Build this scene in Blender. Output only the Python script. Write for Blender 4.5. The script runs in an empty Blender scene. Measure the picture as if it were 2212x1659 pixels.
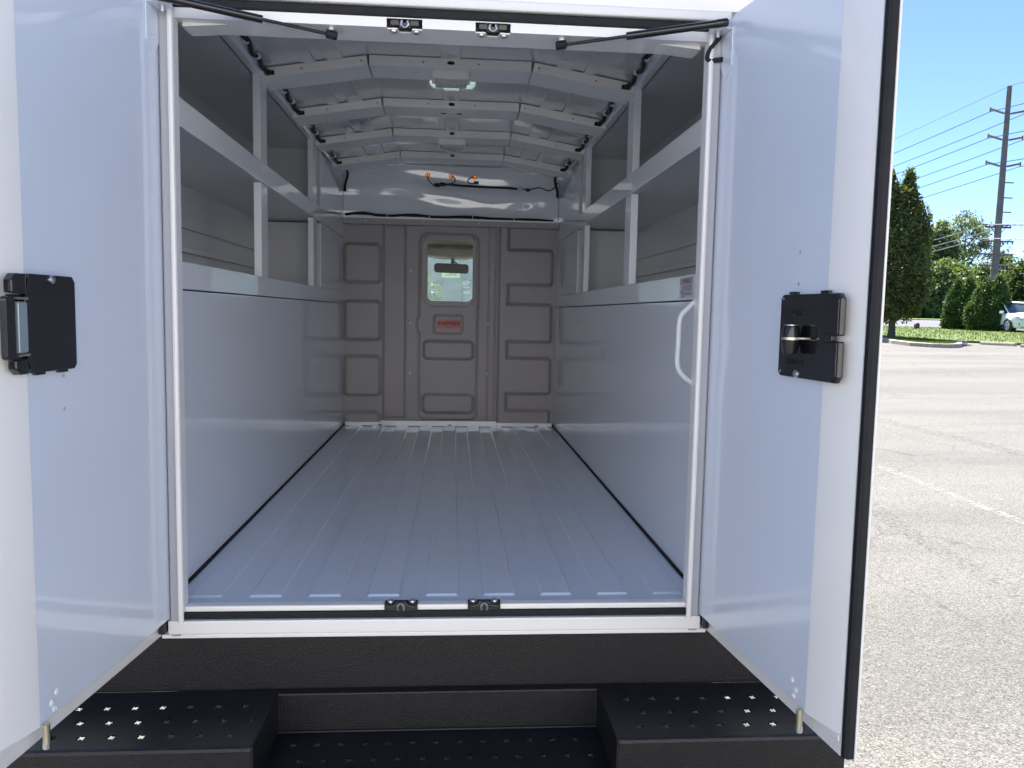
import bpy, bmesh, math, random
import numpy as np
from mathutils import Vector, Matrix
from mathutils.geometry import tessellate_polygon
random.seed(7)
rng = np.random.default_rng(7)
SC = bpy.context.scene
COL = SC.collection
R = math.radians

# ------------------------------------------------------------------ camera
CAM = np.array([0.0236, -1.8582, 0.7245])
PITCH, YAW, ROLL, FPX = 0.0897, 0.0750, 0.0192, 1686.5      # FPX for a 2212 px wide picture
_f = np.array([math.sin(YAW)*math.cos(PITCH), math.cos(YAW)*math.cos(PITCH), -math.sin(PITCH)])
_r = np.array([math.cos(YAW), -math.sin(YAW), 0.0])
_u = np.cross(_r, _f)
_r2 = math.cos(ROLL)*_r + math.sin(ROLL)*_u
_u2 = -math.sin(ROLL)*_r + math.cos(ROLL)*_u
cam_data = bpy.data.cameras.new('camera')
cam = bpy.data.objects.new('camera', cam_data)
COL.objects.link(cam)
cam.matrix_world = Matrix(((_r2[0], _u2[0], -_f[0], CAM[0]), (_r2[1], _u2[1], -_f[1], CAM[1]),
                           (_r2[2], _u2[2], -_f[2], CAM[2]), (0, 0, 0, 1)))
cam_data.sensor_fit = 'HORIZONTAL'
cam_data.sensor_width = 36.0
cam_data.lens = 36.0*FPX/2212.0
cam_data.clip_start = 0.05
cam_data.clip_end = 3000
SC.camera = cam

# ------------------------------------------------------------------ sky and sun
SUN_EL, SUN_AZ = R(61), R(-2)          # azimuth from +Y (the way the van points), positive to the right
world = bpy.data.worlds.new('World')
SC.world = world
world.use_nodes = True
wn = world.node_tree
wn.nodes.clear()
w_out = wn.nodes.new('ShaderNodeOutputWorld')
w_bg = wn.nodes.new('ShaderNodeBackground')
w_sky = wn.nodes.new('ShaderNodeTexSky')
w_sky.sky_type = 'NISHITA'
w_sky.sun_disc = False
w_sky.sun_elevation = SUN_EL
w_sky.sun_rotation = SUN_AZ
w_sky.altitude = 0
w_sky.air_density = 0.6
w_sky.dust_density = 0.2
w_sky.ozone_density = 6.0
w_bg.inputs['Strength'].default_value = 0.062
# sparse small clouds over the whole sky
w_tc = wn.nodes.new('ShaderNodeTexCoord')
w_mp = wn.nodes.new('ShaderNodeMapping'); w_mp.inputs['Scale'].default_value = (1, 1, 2.2)
w_mp.inputs['Location'].default_value = (0.35, 0.1, 0.0)
w_nz = wn.nodes.new('ShaderNodeTexNoise'); w_nz.inputs['Scale'].default_value = 7.5; w_nz.inputs['Detail'].default_value = 7
w_nz.inputs['Roughness'].default_value = 0.62
w_rp = wn.nodes.new('ShaderNodeValToRGB')
w_rp.color_ramp.elements[0].position = 0.66; w_rp.color_ramp.elements[1].position = 0.86
w_mx = wn.nodes.new('ShaderNodeMix'); w_mx.data_type = 'RGBA'
w_mx.inputs['B'].default_value = (9.0, 9.2, 9.5, 1)
wn.links.new(w_tc.outputs['Generated'], w_mp.inputs['Vector'])
wn.links.new(w_mp.outputs[0], w_nz.inputs['Vector'])
wn.links.new(w_nz.outputs['Fac'], w_rp.inputs['Fac'])
wn.links.new(w_rp.outputs['Color'], w_mx.inputs['Factor'])
wn.links.new(w_sky.outputs[0], w_mx.inputs['A'])
wn.links.new(w_mx.outputs['Result'], w_bg.inputs['Color'])
wn.links.new(w_bg.outputs[0], w_out.inputs['Surface'])

sun_data = bpy.data.lights.new('sun', 'SUN')
sun_data.energy = 4.0
sun_data.angle = R(0.53)
sun_data.color = (1.0, 0.95, 0.87)
sun = bpy.data.objects.new('sun', sun_data)
COL.objects.link(sun)
sun.rotation_euler = (-(R(90) - SUN_EL), 0, -SUN_AZ)

SC.render.engine = 'CYCLES'
SC.render.resolution_x = 1024
SC.render.resolution_y = 768
SC.view_settings.view_transform = 'Standard'
SC.view_settings.look = 'None'
SC.view_settings.exposure = 2.3
SC.view_settings.gamma = 1.0
SC.view_settings.use_curve_mapping = False
SC.cycles.max_bounces = 10
SC.cycles.diffuse_bounces = 6
SC.cycles.glossy_bounces = 5
SC.cycles.transparent_max_bounces = 24

# ------------------------------------------------------------------ picture helpers: a pixel gives a direction only
def ray(u, v):
    a, b = (u - 1106.0)/FPX, -(v - 829.5)/FPX
    return a*_r2 + b*_u2 + _f

GZ = -0.75
def zg(x, y):
    """height of the ground: level round the van, then a gentle rise"""
    d = 0.5*(x - CAM[0]) + 0.866*(y - CAM[1])
    t = max(0.0, min(d - 4.0, 150.0))
    return GZ + 0.0216*t*t/(t + 3.0)

def gp(u, v, off=0.0):
    """point where the pixel's ray meets the ground"""
    d = ray(u, v)
    lo, hi = 0.5, 400.0
    t = lo
    while t < hi:
        p = CAM + t*d
        if p[2] < zg(p[0], p[1]) + off:
            break
        t *= 1.01
    a, b = t/1.01, t
    for _ in range(40):
        m = 0.5*(a + b); p = CAM + m*d
        if p[2] < zg(p[0], p[1]) + off: b = m
        else: a = m
    p = CAM + b*d
    return Vector((p[0], p[1], zg(p[0], p[1]) + off))

def at(u, v, dist):
    """point at a given horizontal distance along the pixel's ray"""
    d = ray(u, v)
    return Vector(CAM + d*dist/math.hypot(d[0], d[1]))

def stand(u, v, dist):
    p = at(u, v, dist)
    return Vector((p.x, p.y, zg(p.x, p.y)))

# ------------------------------------------------------------------ materials
MATS = {}
def mat(name, color, rough=0.5, metal=0.0, coat=0.0, var=0.0, vscale=6.0, bump=0.0, bscale=200.0, spec=0.5, coat_rough=0.05, coat_ior=1.5, color2=None, rvar=0.0, det=6, wave=0.0, smudge=0.0):
    m = bpy.data.materials.new(name)
    m.use_nodes = True
    nt = m.node_tree
    b = nt.nodes['Principled BSDF']
    b.inputs['Base Color'].default_value = (*color, 1)
    b.inputs['Roughness'].default_value = rough
    b.inputs['Metallic'].default_value = metal
    b.inputs['Coat Weight'].default_value = coat
    b.inputs['Coat Roughness'].default_value = coat_rough
    b.inputs['Coat IOR'].default_value = coat_ior
    b.inputs['Specular IOR Level'].default_value = spec
    tc = nt.nodes.new('ShaderNodeTexCoord')
    if var > 0 or color2 is not None or rvar > 0:
        n = nt.nodes.new('ShaderNodeTexNoise')
        n.inputs['Scale'].default_value = vscale
        n.inputs['Detail'].default_value = det
        nt.links.new(tc.outputs['Object'], n.inputs['Vector'])
        if var > 0 or color2 is not None:
            mx = nt.nodes.new('ShaderNodeMix'); mx.data_type = 'RGBA'
            c2 = color2 if color2 is not None else tuple(max(0, c*(1 - var)) for c in color)
            mx.inputs['A'].default_value = (*color, 1); mx.inputs['B'].default_value = (*c2, 1)
            rp = nt.nodes.new('ShaderNodeMapRange')
            rp.inputs['From Min'].default_value = 0.35 if det > 3 else 0.15; rp.inputs['From Max'].default_value = 0.65 if det > 3 else 0.85
            nt.links.new(n.outputs['Fac'], rp.inputs['Value'])
            nt.links.new(rp.outputs[0], mx.inputs['Factor'])
            nt.links.new(mx.outputs['Result'], b.inputs['Base Color'])
        if rvar > 0:
            r2 = nt.nodes.new('ShaderNodeMapRange')
            r2.inputs['From Min'].default_value = 0.3; r2.inputs['From Max'].default_value = 0.7
            r2.inputs['To Min'].default_value = max(0.02, rough - rvar); r2.inputs['To Max'].default_value = rough + rvar
            nt.links.new(n.outputs['Fac'], r2.inputs['Value'])
            nt.links.new(r2.outputs[0], b.inputs['Roughness'])
    if bump > 0:
        n2 = nt.nodes.new('ShaderNodeTexNoise')
        n2.inputs['Scale'].default_value = bscale; n2.inputs['Detail'].default_value = 3
        bp = nt.nodes.new('ShaderNodeBump')
        bp.inputs['Strength'].default_value = bump; bp.inputs['Distance'].default_value = 0.002
        nt.links.new(tc.outputs['Object'], n2.inputs['Vector'])
        nt.links.new(n2.outputs['Fac'], bp.inputs['Height'])
        nt.links.new(bp.outputs[0], b.inputs['Normal'])
    if wave > 0:
        n3 = nt.nodes.new('ShaderNodeTexNoise'); n3.inputs['Scale'].default_value = 2.6; n3.inputs['Detail'].default_value = 1.5
        b3 = nt.nodes.new('ShaderNodeBump'); b3.inputs['Strength'].default_value = 1.0; b3.inputs['Distance'].default_value = wave
        nt.links.new(tc.outputs['Object'], n3.inputs['Vector']); nt.links.new(n3.outputs['Fac'], b3.inputs['Height'])
        nt.links.new(b3.outputs[0], b.inputs['Normal']); nt.links.new(b3.outputs[0], b.inputs['Coat Normal'])
    if smudge > 0:
        n4 = nt.nodes.new('ShaderNodeTexNoise'); n4.inputs['Scale'].default_value = 3.5; n4.inputs['Detail'].default_value = 5; n4.inputs['Distortion'].default_value = 0.6
        m4 = nt.nodes.new('ShaderNodeMapRange'); m4.inputs['From Min'].default_value = 0.4; m4.inputs['From Max'].default_value = 0.75
        m4.inputs['To Min'].default_value = coat_rough; m4.inputs['To Max'].default_value = coat_rough + smudge
        nt.links.new(tc.outputs['Object'], n4.inputs['Vector']); nt.links.new(n4.outputs['Fac'], m4.inputs['Value']); nt.links.new(m4.outputs[0], b.inputs['Coat Roughness'])
    MATS[name] = m
    return m

PAINT = mat('white paint', (0.84, 0.84, 0.84), 0.32, coat=0.6, var=0.02, vscale=3, coat_rough=0.04, det=1)
DOORP = mat('sky-tinted door paint', (0.74, 0.81, 0.92), 0.30, coat=0.9, var=0.03, vscale=2, coat_rough=0.05, det=1, wave=0.004, coat_ior=1.6, smudge=0.12)  # blue skylight cast mixed into the white of the doors
JAMBP = mat('shade-toned jamb', (0.40, 0.41, 0.46), 0.32, coat=0.6, var=0.02, vscale=3, det=1)  # shade on the white jamb put in as a darker lavender grey
BAYP = mat('grey bay lining', (0.62, 0.63, 0.65), 0.35, coat=0.5, var=0.06, vscale=2, det=1, coat_rough=0.06)
ROOFP = mat('roof lining paint', (0.66, 0.665, 0.68), 0.3, coat=1.0, var=0.04, vscale=2, det=1, coat_rough=0.03, wave=0.0008, coat_ior=1.68)
PAINT_IN = mat('sky-tinted white interior', (0.83, 0.87, 0.93), 0.30, coat=1.0, var=0.02, vscale=2.5, coat_rough=0.03, det=1, coat_ior=1.5)  # slight skylight blue put into this white
WALLP = mat('sky-tinted glossy wall', (0.80, 0.86, 0.95), 0.30, coat=1.0, var=0.03, vscale=1.5, coat_rough=0.03, det=1, wave=0.002, coat_ior=1.85, smudge=0.07)  # white walls, with the blue of the skylight in the colour
RIBP = mat('rib paint', (0.88, 0.88, 0.87), 0.4, var=0.02, det=1)
HANDLEP = mat('handle paint', (0.62, 0.64, 0.70), 0.35, coat=0.4, var=0.03, det=1)
STEPM = mat('smooth step coating', (0.007, 0.010, 0.015), 0.34, bump=0.35, bscale=300, var=0.4, vscale=9)
FLOORP = mat('sky-tinted floor', (0.72, 0.82, 0.97), 0.3, coat=1.0, var=0.05, vscale=3, coat_rough=0.06, det=1, wave=0.001, coat_ior=1.6, smudge=0.15)  # floor is white too; its blue is skylight put into the colour
BULK = mat('grey moulded plastic', (0.36, 0.335, 0.335), 0.42, var=0.05, vscale=4, bump=0.12, bscale=500)
RUBBER = mat('black rubber', (0.012, 0.014, 0.019), 0.6, spec=0.3, var=0.3, vscale=30)
LINER = mat('black textured coating', (0.011, 0.0115, 0.014), 0.42, spec=0.4, bump=0.6, bscale=300, var=0.3, vscale=60)
BLACKM = mat('black gloss plastic', (0.010, 0.010, 0.012), 0.16, coat=0.4, var=0.4, vscale=25, rvar=0.06)
STEEL = mat('zinc steel', (0.62, 0.66, 0.70), 0.28, metal=1.0, var=0.12, vscale=40)
SATIN = mat('satin steel', (0.42, 0.50, 0.54), 0.45, metal=0.6, var=0.08, vscale=30)
BRASSY = mat('yellow zinc', (0.72, 0.66, 0.52), 0.3, metal=1.0, var=0.1, vscale=40)
WIRE = mat('black wire loom', (0.012, 0.012, 0.013), 0.5, var=0.3, vscale=40)
HOLE = mat('dark hole', (0.012, 0.012, 0.014), 0.9)
LENS = mat('clear lens plastic', (0.62, 0.64, 0.66), 0.4, var=0.35, vscale=120, bump=0.5, bscale=260)
REDLABEL = mat('red label', (0.62, 0.22, 0.20), 0.5, var=0.1)
REDINK = mat('dark red ink', (0.16, 0.012, 0.016), 0.5)
PINKLABEL = mat('faded red label', (0.48, 0.33, 0.34), 0.5, var=0.08)
WHITELABEL = mat('pale label', (0.56, 0.60, 0.62), 0.5)
INK = mat('grey ink', (0.12, 0.13, 0.15), 0.6)
TYRE = mat('tyre rubber', (0.022, 0.022, 0.022), 0.8, var=0.3, vscale=20)
RIM = mat('painted wheel', (0.5, 0.5, 0.52), 0.35, metal=0.8)
CHASSIS = mat('chassis black', (0.02, 0.02, 0.02), 0.6, var=0.3)
HEADLINER = mat('beige headliner', (0.46, 0.40, 0.28), 0.85, var=0.25, vscale=9, bump=0.5, bscale=30)
DASH = mat('grey dashboard', (0.09, 0.09, 0.09), 0.7, var=0.1)
MIRRORBK = mat('mirror housing', (0.012, 0.018, 0.018), 0.5, var=0.4, vscale=20)

def glass(name, tint, gl=0.08, haze=0.0):
    m = bpy.data.materials.new(name); m.use_nodes = True
    nt = m.node_tree; nt.nodes.clear()
    o = nt.nodes.new('ShaderNodeOutputMaterial')
    t = nt.nodes.new('ShaderNodeBsdfTransparent'); t.inputs['Color'].default_value = (*tint, 1)
    g = nt.nodes.new('ShaderNodeBsdfGlossy'); g.inputs['Roughness'].default_value = 0.02
    mx = nt.nodes.new('ShaderNodeMixShader'); mx.inputs['Fac'].default_value = gl
    nt.links.new(t.outputs[0], mx.inputs[1]); nt.links.new(g.outputs[0], mx.inputs[2])
    last = mx
    if haze > 0:
        d = nt.nodes.new('ShaderNodeBsdfTranslucent'); d.inputs['Color'].default_value = (0.8, 0.85, 0.85, 1)
        m2 = nt.nodes.new('ShaderNodeMixShader')
        n = nt.nodes.new('ShaderNodeTexNoise'); n.inputs['Scale'].default_value = 9; n.inputs['Detail'].default_value = 7
        tc = nt.nodes.new('ShaderNodeTexCoord'); nt.links.new(tc.outputs['Object'], n.inputs['Vector'])
        mr = nt.nodes.new('ShaderNodeMapRange'); mr.inputs['To Min'].default_value = haze*0.5; mr.inputs['To Max'].default_value = haze*1.5
        nt.links.new(n.outputs['Fac'], mr.inputs['Value']); nt.links.new(mr.outputs[0], m2.inputs['Fac'])
        nt.links.new(last.outputs[0], m2.inputs[1]); nt.links.new(d.outputs[0], m2.inputs[2])
        last = m2
    nt.links.new(last.outputs[0], o.inputs['Surface'])
    return m
WINDSHIELD = glass('windshield glass', (0.82, 0.89, 0.87), 0.05, haze=0.03)
WINGLASS = glass('partition glass', (0.86, 0.92, 0.91), 0.008)

def translucent(name, color, amount=0.7):
    m = bpy.data.materials.new(name); m.use_nodes = True
    nt = m.node_tree; b = nt.nodes['Principled BSDF']; o = nt.nodes['Material Output']
    b.inputs['Base Color'].default_value = (*color, 1); b.inputs['Roughness'].default_value = 0.3
    t = nt.nodes.new('ShaderNodeBsdfTranslucent'); t.inputs['Color'].default_value = (*color, 1)
    mx = nt.nodes.new('ShaderNodeMixShader'); mx.inputs['Fac'].default_value = amount
    nt.links.new(b.outputs[0], mx.inputs[1]); nt.links.new(t.outputs[0], mx.inputs[2]); nt.links.new(mx.outputs[0], o.inputs['Surface'])
    return m
AMBER = mat('sun-glow amber lens', (0.80, 0.20, 0.02), 0.3)
_ab = AMBER.node_tree.nodes['Principled BSDF']; _ab.inputs['Emission Color'].default_value = (1.0, 0.22, 0.02, 1); _ab.inputs['Emission Strength'].default_value = 0.17  # emission stands in for sun shining through the lens

def leafmat(name, c1, c2, trans=0.35, tcol=None):
    m = bpy.data.materials.new(name); m.use_nodes = True
    nt = m.node_tree; b = nt.nodes['Principled BSDF']; o = nt.nodes['Material Output']
    g = nt.nodes.new('ShaderNodeNewGeometry')
    mx = nt.nodes.new('ShaderNodeMix'); mx.data_type = 'RGBA'
    mx.inputs['A'].default_value = (*c1, 1); mx.inputs['B'].default_value = (*c2, 1)
    nt.links.new(g.outputs['Random Per Island'], mx.inputs['Factor'])
    nt.links.new(mx.outputs['Result'], b.inputs['Base Color'])
    b.inputs['Roughness'].default_value = 0.55
    b.inputs['Specular IOR Level'].default_value = 0.35
    t = nt.nodes.new('ShaderNodeBsdfTranslucent')
    tm = nt.nodes.new('ShaderNodeMix'); tm.data_type = 'RGBA'; tm.blend_type = 'MULTIPLY'; tm.inputs['Factor'].default_value = 1
    tm.inputs['B'].default_value = (*(tcol or (1.5, 1.35, 0.6)), 1)
    nt.links.new(mx.outputs['Result'], tm.inputs['A'])
    nt.links.new(tm.outputs['Result'], t.inputs['Color'])
    ms = nt.nodes.new('ShaderNodeMixShader'); ms.inputs['Fac'].default_value = trans
    nt.links.new(b.outputs[0], ms.inputs[1]); nt.links.new(t.outputs[0], ms.inputs[2]); nt.links.new(ms.outputs[0], o.inputs['Surface'])
    return m
LEAF_H = leafmat('hornbeam leaf', (0.060, 0.100, 0.038), (0.135, 0.155, 0.042))
LEAF_A = leafmat('arborvitae spray', (0.035, 0.085, 0.022), (0.075, 0.135, 0.030), 0.25)
LEAF_M = leafmat('mid green leaf', (0.080, 0.135, 0.060), (0.130, 0.185, 0.080))
LEAF_D = leafmat('dark leaf', (0.040, 0.075, 0.035), (0.075, 0.115, 0.045))
LEAF_L = leafmat('light leaf', (0.100, 0.150, 0.075), (0.150, 0.195, 0.090))
GRASSB = leafmat('grass blade', (0.075, 0.115, 0.016), (0.115, 0.155, 0.026), 0.3)
BARK = mat('bark', (0.11, 0.09, 0.07), 0.9, var=0.4, vscale=14, bump=0.8, bscale=30)

# ------------------------------------------------------------------ mesh helpers
def box(bm, x0, x1, y0, y1, z0, z1, f=None):
    f = f or (lambda a, b, c: Vector((a, b, c)))
    v = [bm.verts.new(f(x, y, z)) for x in (x0, x1) for y in (y0, y1) for z in (z0, z1)]
    for q in ((0, 1, 3, 2), (4, 6, 7, 5), (0, 4, 5, 1), (2, 3, 7, 6), (0, 2, 6, 4), (1, 5, 7, 3)):
        bm.faces.new([v[i] for i in q])

def prism(bm, poly, c0, c1, f):
    """poly of (a,b) swept along the third coordinate c0..c1; f(a,b,c) -> world"""
    n = len(poly)
    A = [bm.verts.new(f(a, b, c0)) for a, b in poly]
    B = [bm.verts.new(f(a, b, c1)) for a, b in poly]
    bm.faces.new(A[::-1]); bm.faces.new(B)
    for i in range(n):
        j = (i + 1) % n
        bm.faces.new((A[i], A[j], B[j], B[i]))

def plate(bm, outer, holes, w0, w1, f):
    """flat plate with real holes; f(u,v,w) -> world"""
    loops = [outer] + list(holes)
    tris = tessellate_polygon([[Vector((a, b, 0)) for a, b in l] for l in loops])
    flat = [p for l in loops for p in l]
    F = [bm.verts.new(f(a, b, w0)) for a, b in flat]
    B = [bm.verts.new(f(a, b, w1)) for a, b in flat]
    for t in tris:
        for S in (F, B):
            try: bm.faces.new([S[i] for i in t])
            except ValueError: pass
    k = 0
    for l in loops:
        n = len(l)
        for i in range(n):
            j = (i + 1) % n
            bm.faces.new((F[k+i], F[k+j], B[k+j], B[k+i]))
        k += n

def ngon(cx, cy, r, n=10, ph=0.0):
    return [(cx + r*math.cos(ph + 2*math.pi*i/n), cy + r*math.sin(ph + 2*math.pi*i/n)) for i in range(n)]
def star(cx, cy, r, r2, n=5, ph=0.0):
    return [(cx + (r if i % 2 == 0 else r2)*math.cos(ph + math.pi*i/n), cy + (r if i % 2 == 0 else r2)*math.sin(ph + math.pi*i/n)) for i in range(2*n)]
def slot(cx, cy, w, h, n=5):
    r = h/2; p = []
    for s, c0 in ((1, cx + w/2 - r), (-1, cx - w/2 + r)):
        for i in range(n + 1):
            a = -math.pi/2 + math.pi*i/n + (0 if s == 1 else math.pi)
            p.append((c0 + r*math.cos(a), cy + r*math.sin(a)))
    return p
def chamfer(x0, x1, y0, y1, c):
    return [(x0 + c, y0), (x1 - c, y0), (x1, y0 + c), (x1, y1 - c), (x1 - c, y1), (x0 + c, y1), (x0, y1 - c), (x0, y0 + c)]
def rounded(x0, x1, y0, y1, r, n=4):
    p = []
    for cx, cy, a0 in ((x1 - r, y0 + r, -90), (x1 - r, y1 - r, 0), (x0 + r, y1 - r, 90), (x0 + r, y0 + r, 180)):
        for i in range(n + 1):
            a = R(a0 + 90*i/n); p.append((cx + r*math.cos(a), cy + r*math.sin(a)))
    return p

def tube(bm, pts, r, n=8, caps=True):
    pts = [Vector(p) for p in pts]
    rr = r if isinstance(r, (list, tuple)) else [r]*len(pts)
    rings = []
    prev = None
    for i, p in enumerate(pts):
        a = pts[max(0, i - 1)]; b = pts[min(len(pts) - 1, i + 1)]
        d = (b - a).normalized()
        if prev is None:
            s = d.cross(Vector((0, 0, 1)))
            if s.length < 1e-3: s = d.cross(Vector((1, 0, 0)))
            s.normalize()
        else:
            s = (prev - d*prev.dot(d)).normalized()
        prev = s
        t = d.cross(s)
        rings.append([bm.verts.new(p + (s*math.cos(2*math.pi*k/n) + t*math.sin(2*math.pi*k/n))*rr[i]) for k in range(n)])
    for A, B in zip(rings[:-1], rings[1:]):
        for k in range(n):
            bm.faces.new((A[k], A[(k+1) % n], B[(k+1) % n], B[k]))
    if caps:
        bm.faces.new(rings[0][::-1]); bm.faces.new(rings[-1])

def smooth_path(pts, n=6):
    P = [Vector(p) for p in pts]
    out = []
    for i in range(len(P) - 1):
        p0, p1, p2, p3 = P[max(0, i-1)], P[i], P[i+1], P[min(len(P)-1, i+2)]
        for k in range(n):
            t = k/n
            out.append(0.5*((2*p1) + (p2 - p0)*t + (2*p0 - 5*p1 + 4*p2 - p3)*t*t + (3*p1 - p0 - 3*p2 + p3)*t**3))
    out.append(P[-1])
    return out

def lathe(bm, prof, c, axis, n=16):
    """prof of (radius, height) round axis through c"""
    ax = Vector(axis).normalized(); c = Vector(c)
    s = ax.cross(Vector((0.3, 0.5, 0.81))).normalized(); t = ax.cross(s)
    rings = [[bm.verts.new(c + ax*h + (s*math.cos(2*math.pi*k/n) + t*math.sin(2*math.pi*k/n))*max(r, 1e-5)) for k in range(n)] for r, h in prof]
    for A, B in zip(rings[:-1], rings[1:]):
        for k in range(n):
            bm.faces.new((A[k], A[(k+1) % n], B[(k+1) % n], B[k]))
    bm.faces.new(rings[0][::-1]); bm.faces.new(rings[-1])

def new_mesh_obj(name, bm, m, parent=None, smooth=False, bevel=0.0, recalc=True, angle=35):
    if recalc:
        bmesh.ops.recalc_face_normals(bm, faces=bm.faces)
    me = bpy.data.meshes.new(name)
    bm.to_mesh(me); bm.free()
    me.materials.append(m)
    o = bpy.data.objects.new(name, me)
    COL.objects.link(o)
    if smooth:
        me.shade_smooth()
        me.set_sharp_from_angle(angle=R(angle))
    if bevel > 0:
        b = o.modifiers.new('bevel', 'BEVEL'); b.width = bevel; b.segments = 2; b.limit_method = 'ANGLE'; b.angle_limit = R(40)
    if parent is not None:
        attach(o, parent)
    return o

def attach(o, parent):
    o.parent = parent
    if parent.type == 'EMPTY':
        o.matrix_parent_inverse = Matrix.Translation(-Vector(parent.location))

class B:
    """with-less builder: B(name, mat, parent) then .box/.tube... then .done()"""
    def __init__(s): s.bm = bmesh.new()
    def box(s, *a, **k): box(s.bm, *a, **k); return s
    def prism(s, *a, **k): prism(s.bm, *a, **k); return s
    def plate(s, *a, **k): plate(s.bm, *a, **k); return s
    def tube(s, *a, **k): tube(s.bm, *a, **k); return s
    def lathe(s, *a, **k): lathe(s.bm, *a, **k); return s
    def done(s, name, m, parent=None, **k): return new_mesh_obj(name, s.bm, m, parent, **k)

def tag(o, label, cat, group=None, kind=None):
    o['label'] = label
    if cat: o['category'] = cat
    if group: o['group'] = group
    if kind: o['kind'] = kind
    return o
def empty(name, loc):
    e = bpy.data.objects.new(name, None); COL.objects.link(e); e.location = loc; e.empty_display_size = 0.3
    return e
def mesh_np(name, V, F, m, parent=None, smooth=False):
    me = bpy.data.meshes.new(name)
    V = np.asarray(V, np.float32); F = np.asarray(F, np.int32)
    k = F.shape[1]
    me.vertices.add(len(V)); me.vertices.foreach_set('co', V.ravel())
    me.loops.add(F.size); me.loops.foreach_set('vertex_index', F.ravel())
    me.polygons.add(len(F)); me.polygons.foreach_set('loop_start', np.arange(0, F.size, k, dtype=np.int32))
    me.update(calc_edges=True); me.validate()
    me.materials.append(m)
    o = bpy.data.objects.new(name, me); COL.objects.link(o)
    if smooth: me.shade_smooth()
    else: me.shade_flat()
    if parent is not None: attach(o, parent)
    return o
def text_mesh(name, body, size, m, parent, M, extrude=0.0005, bold=0.0, sx=1.0):
    cu = bpy.data.curves.new(name, 'FONT'); cu.body = body; cu.size = size; cu.extrude = extrude; cu.offset = bold
    cu.align_x = 'CENTER'; cu.align_y = 'CENTER'
    t = bpy.data.objects.new(name + '_curve', cu); COL.objects.link(t)
    dg = bpy.context.evaluated_depsgraph_get()
    me = bpy.data.meshes.new_from_object(t.evaluated_get(dg))
    bpy.data.objects.remove(t)
    me.transform(M @ Matrix.Diagonal((sx, 1, 1, 1)))
    me.materials.clear(); me.materials.append(m)
    me.name = name
    o = bpy.data.objects.new(name, me); COL.objects.link(o)
    attach(o, parent)
    return o

X3 = lambda u, v, w: Vector((u, w, v))          # (x, z, y): plate facing along y
ZP = lambda u, v, w: Vector((u, v, w))          # plate lying flat

#@SETTING
# ------------------------------------------------------------------ ground, lawn, road
def sheet(name, m, xs, ys, off=0.0):
    V = [(x, y, zg(x, y) + off) for y in ys for x in xs]
    n = len(xs)
    F = [(j*n + i, j*n + i + 1, (j+1)*n + i + 1, (j+1)*n + i) for j in range(len(ys) - 1) for i in range(n - 1)]
    return mesh_np(name, V, F, m)

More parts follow.
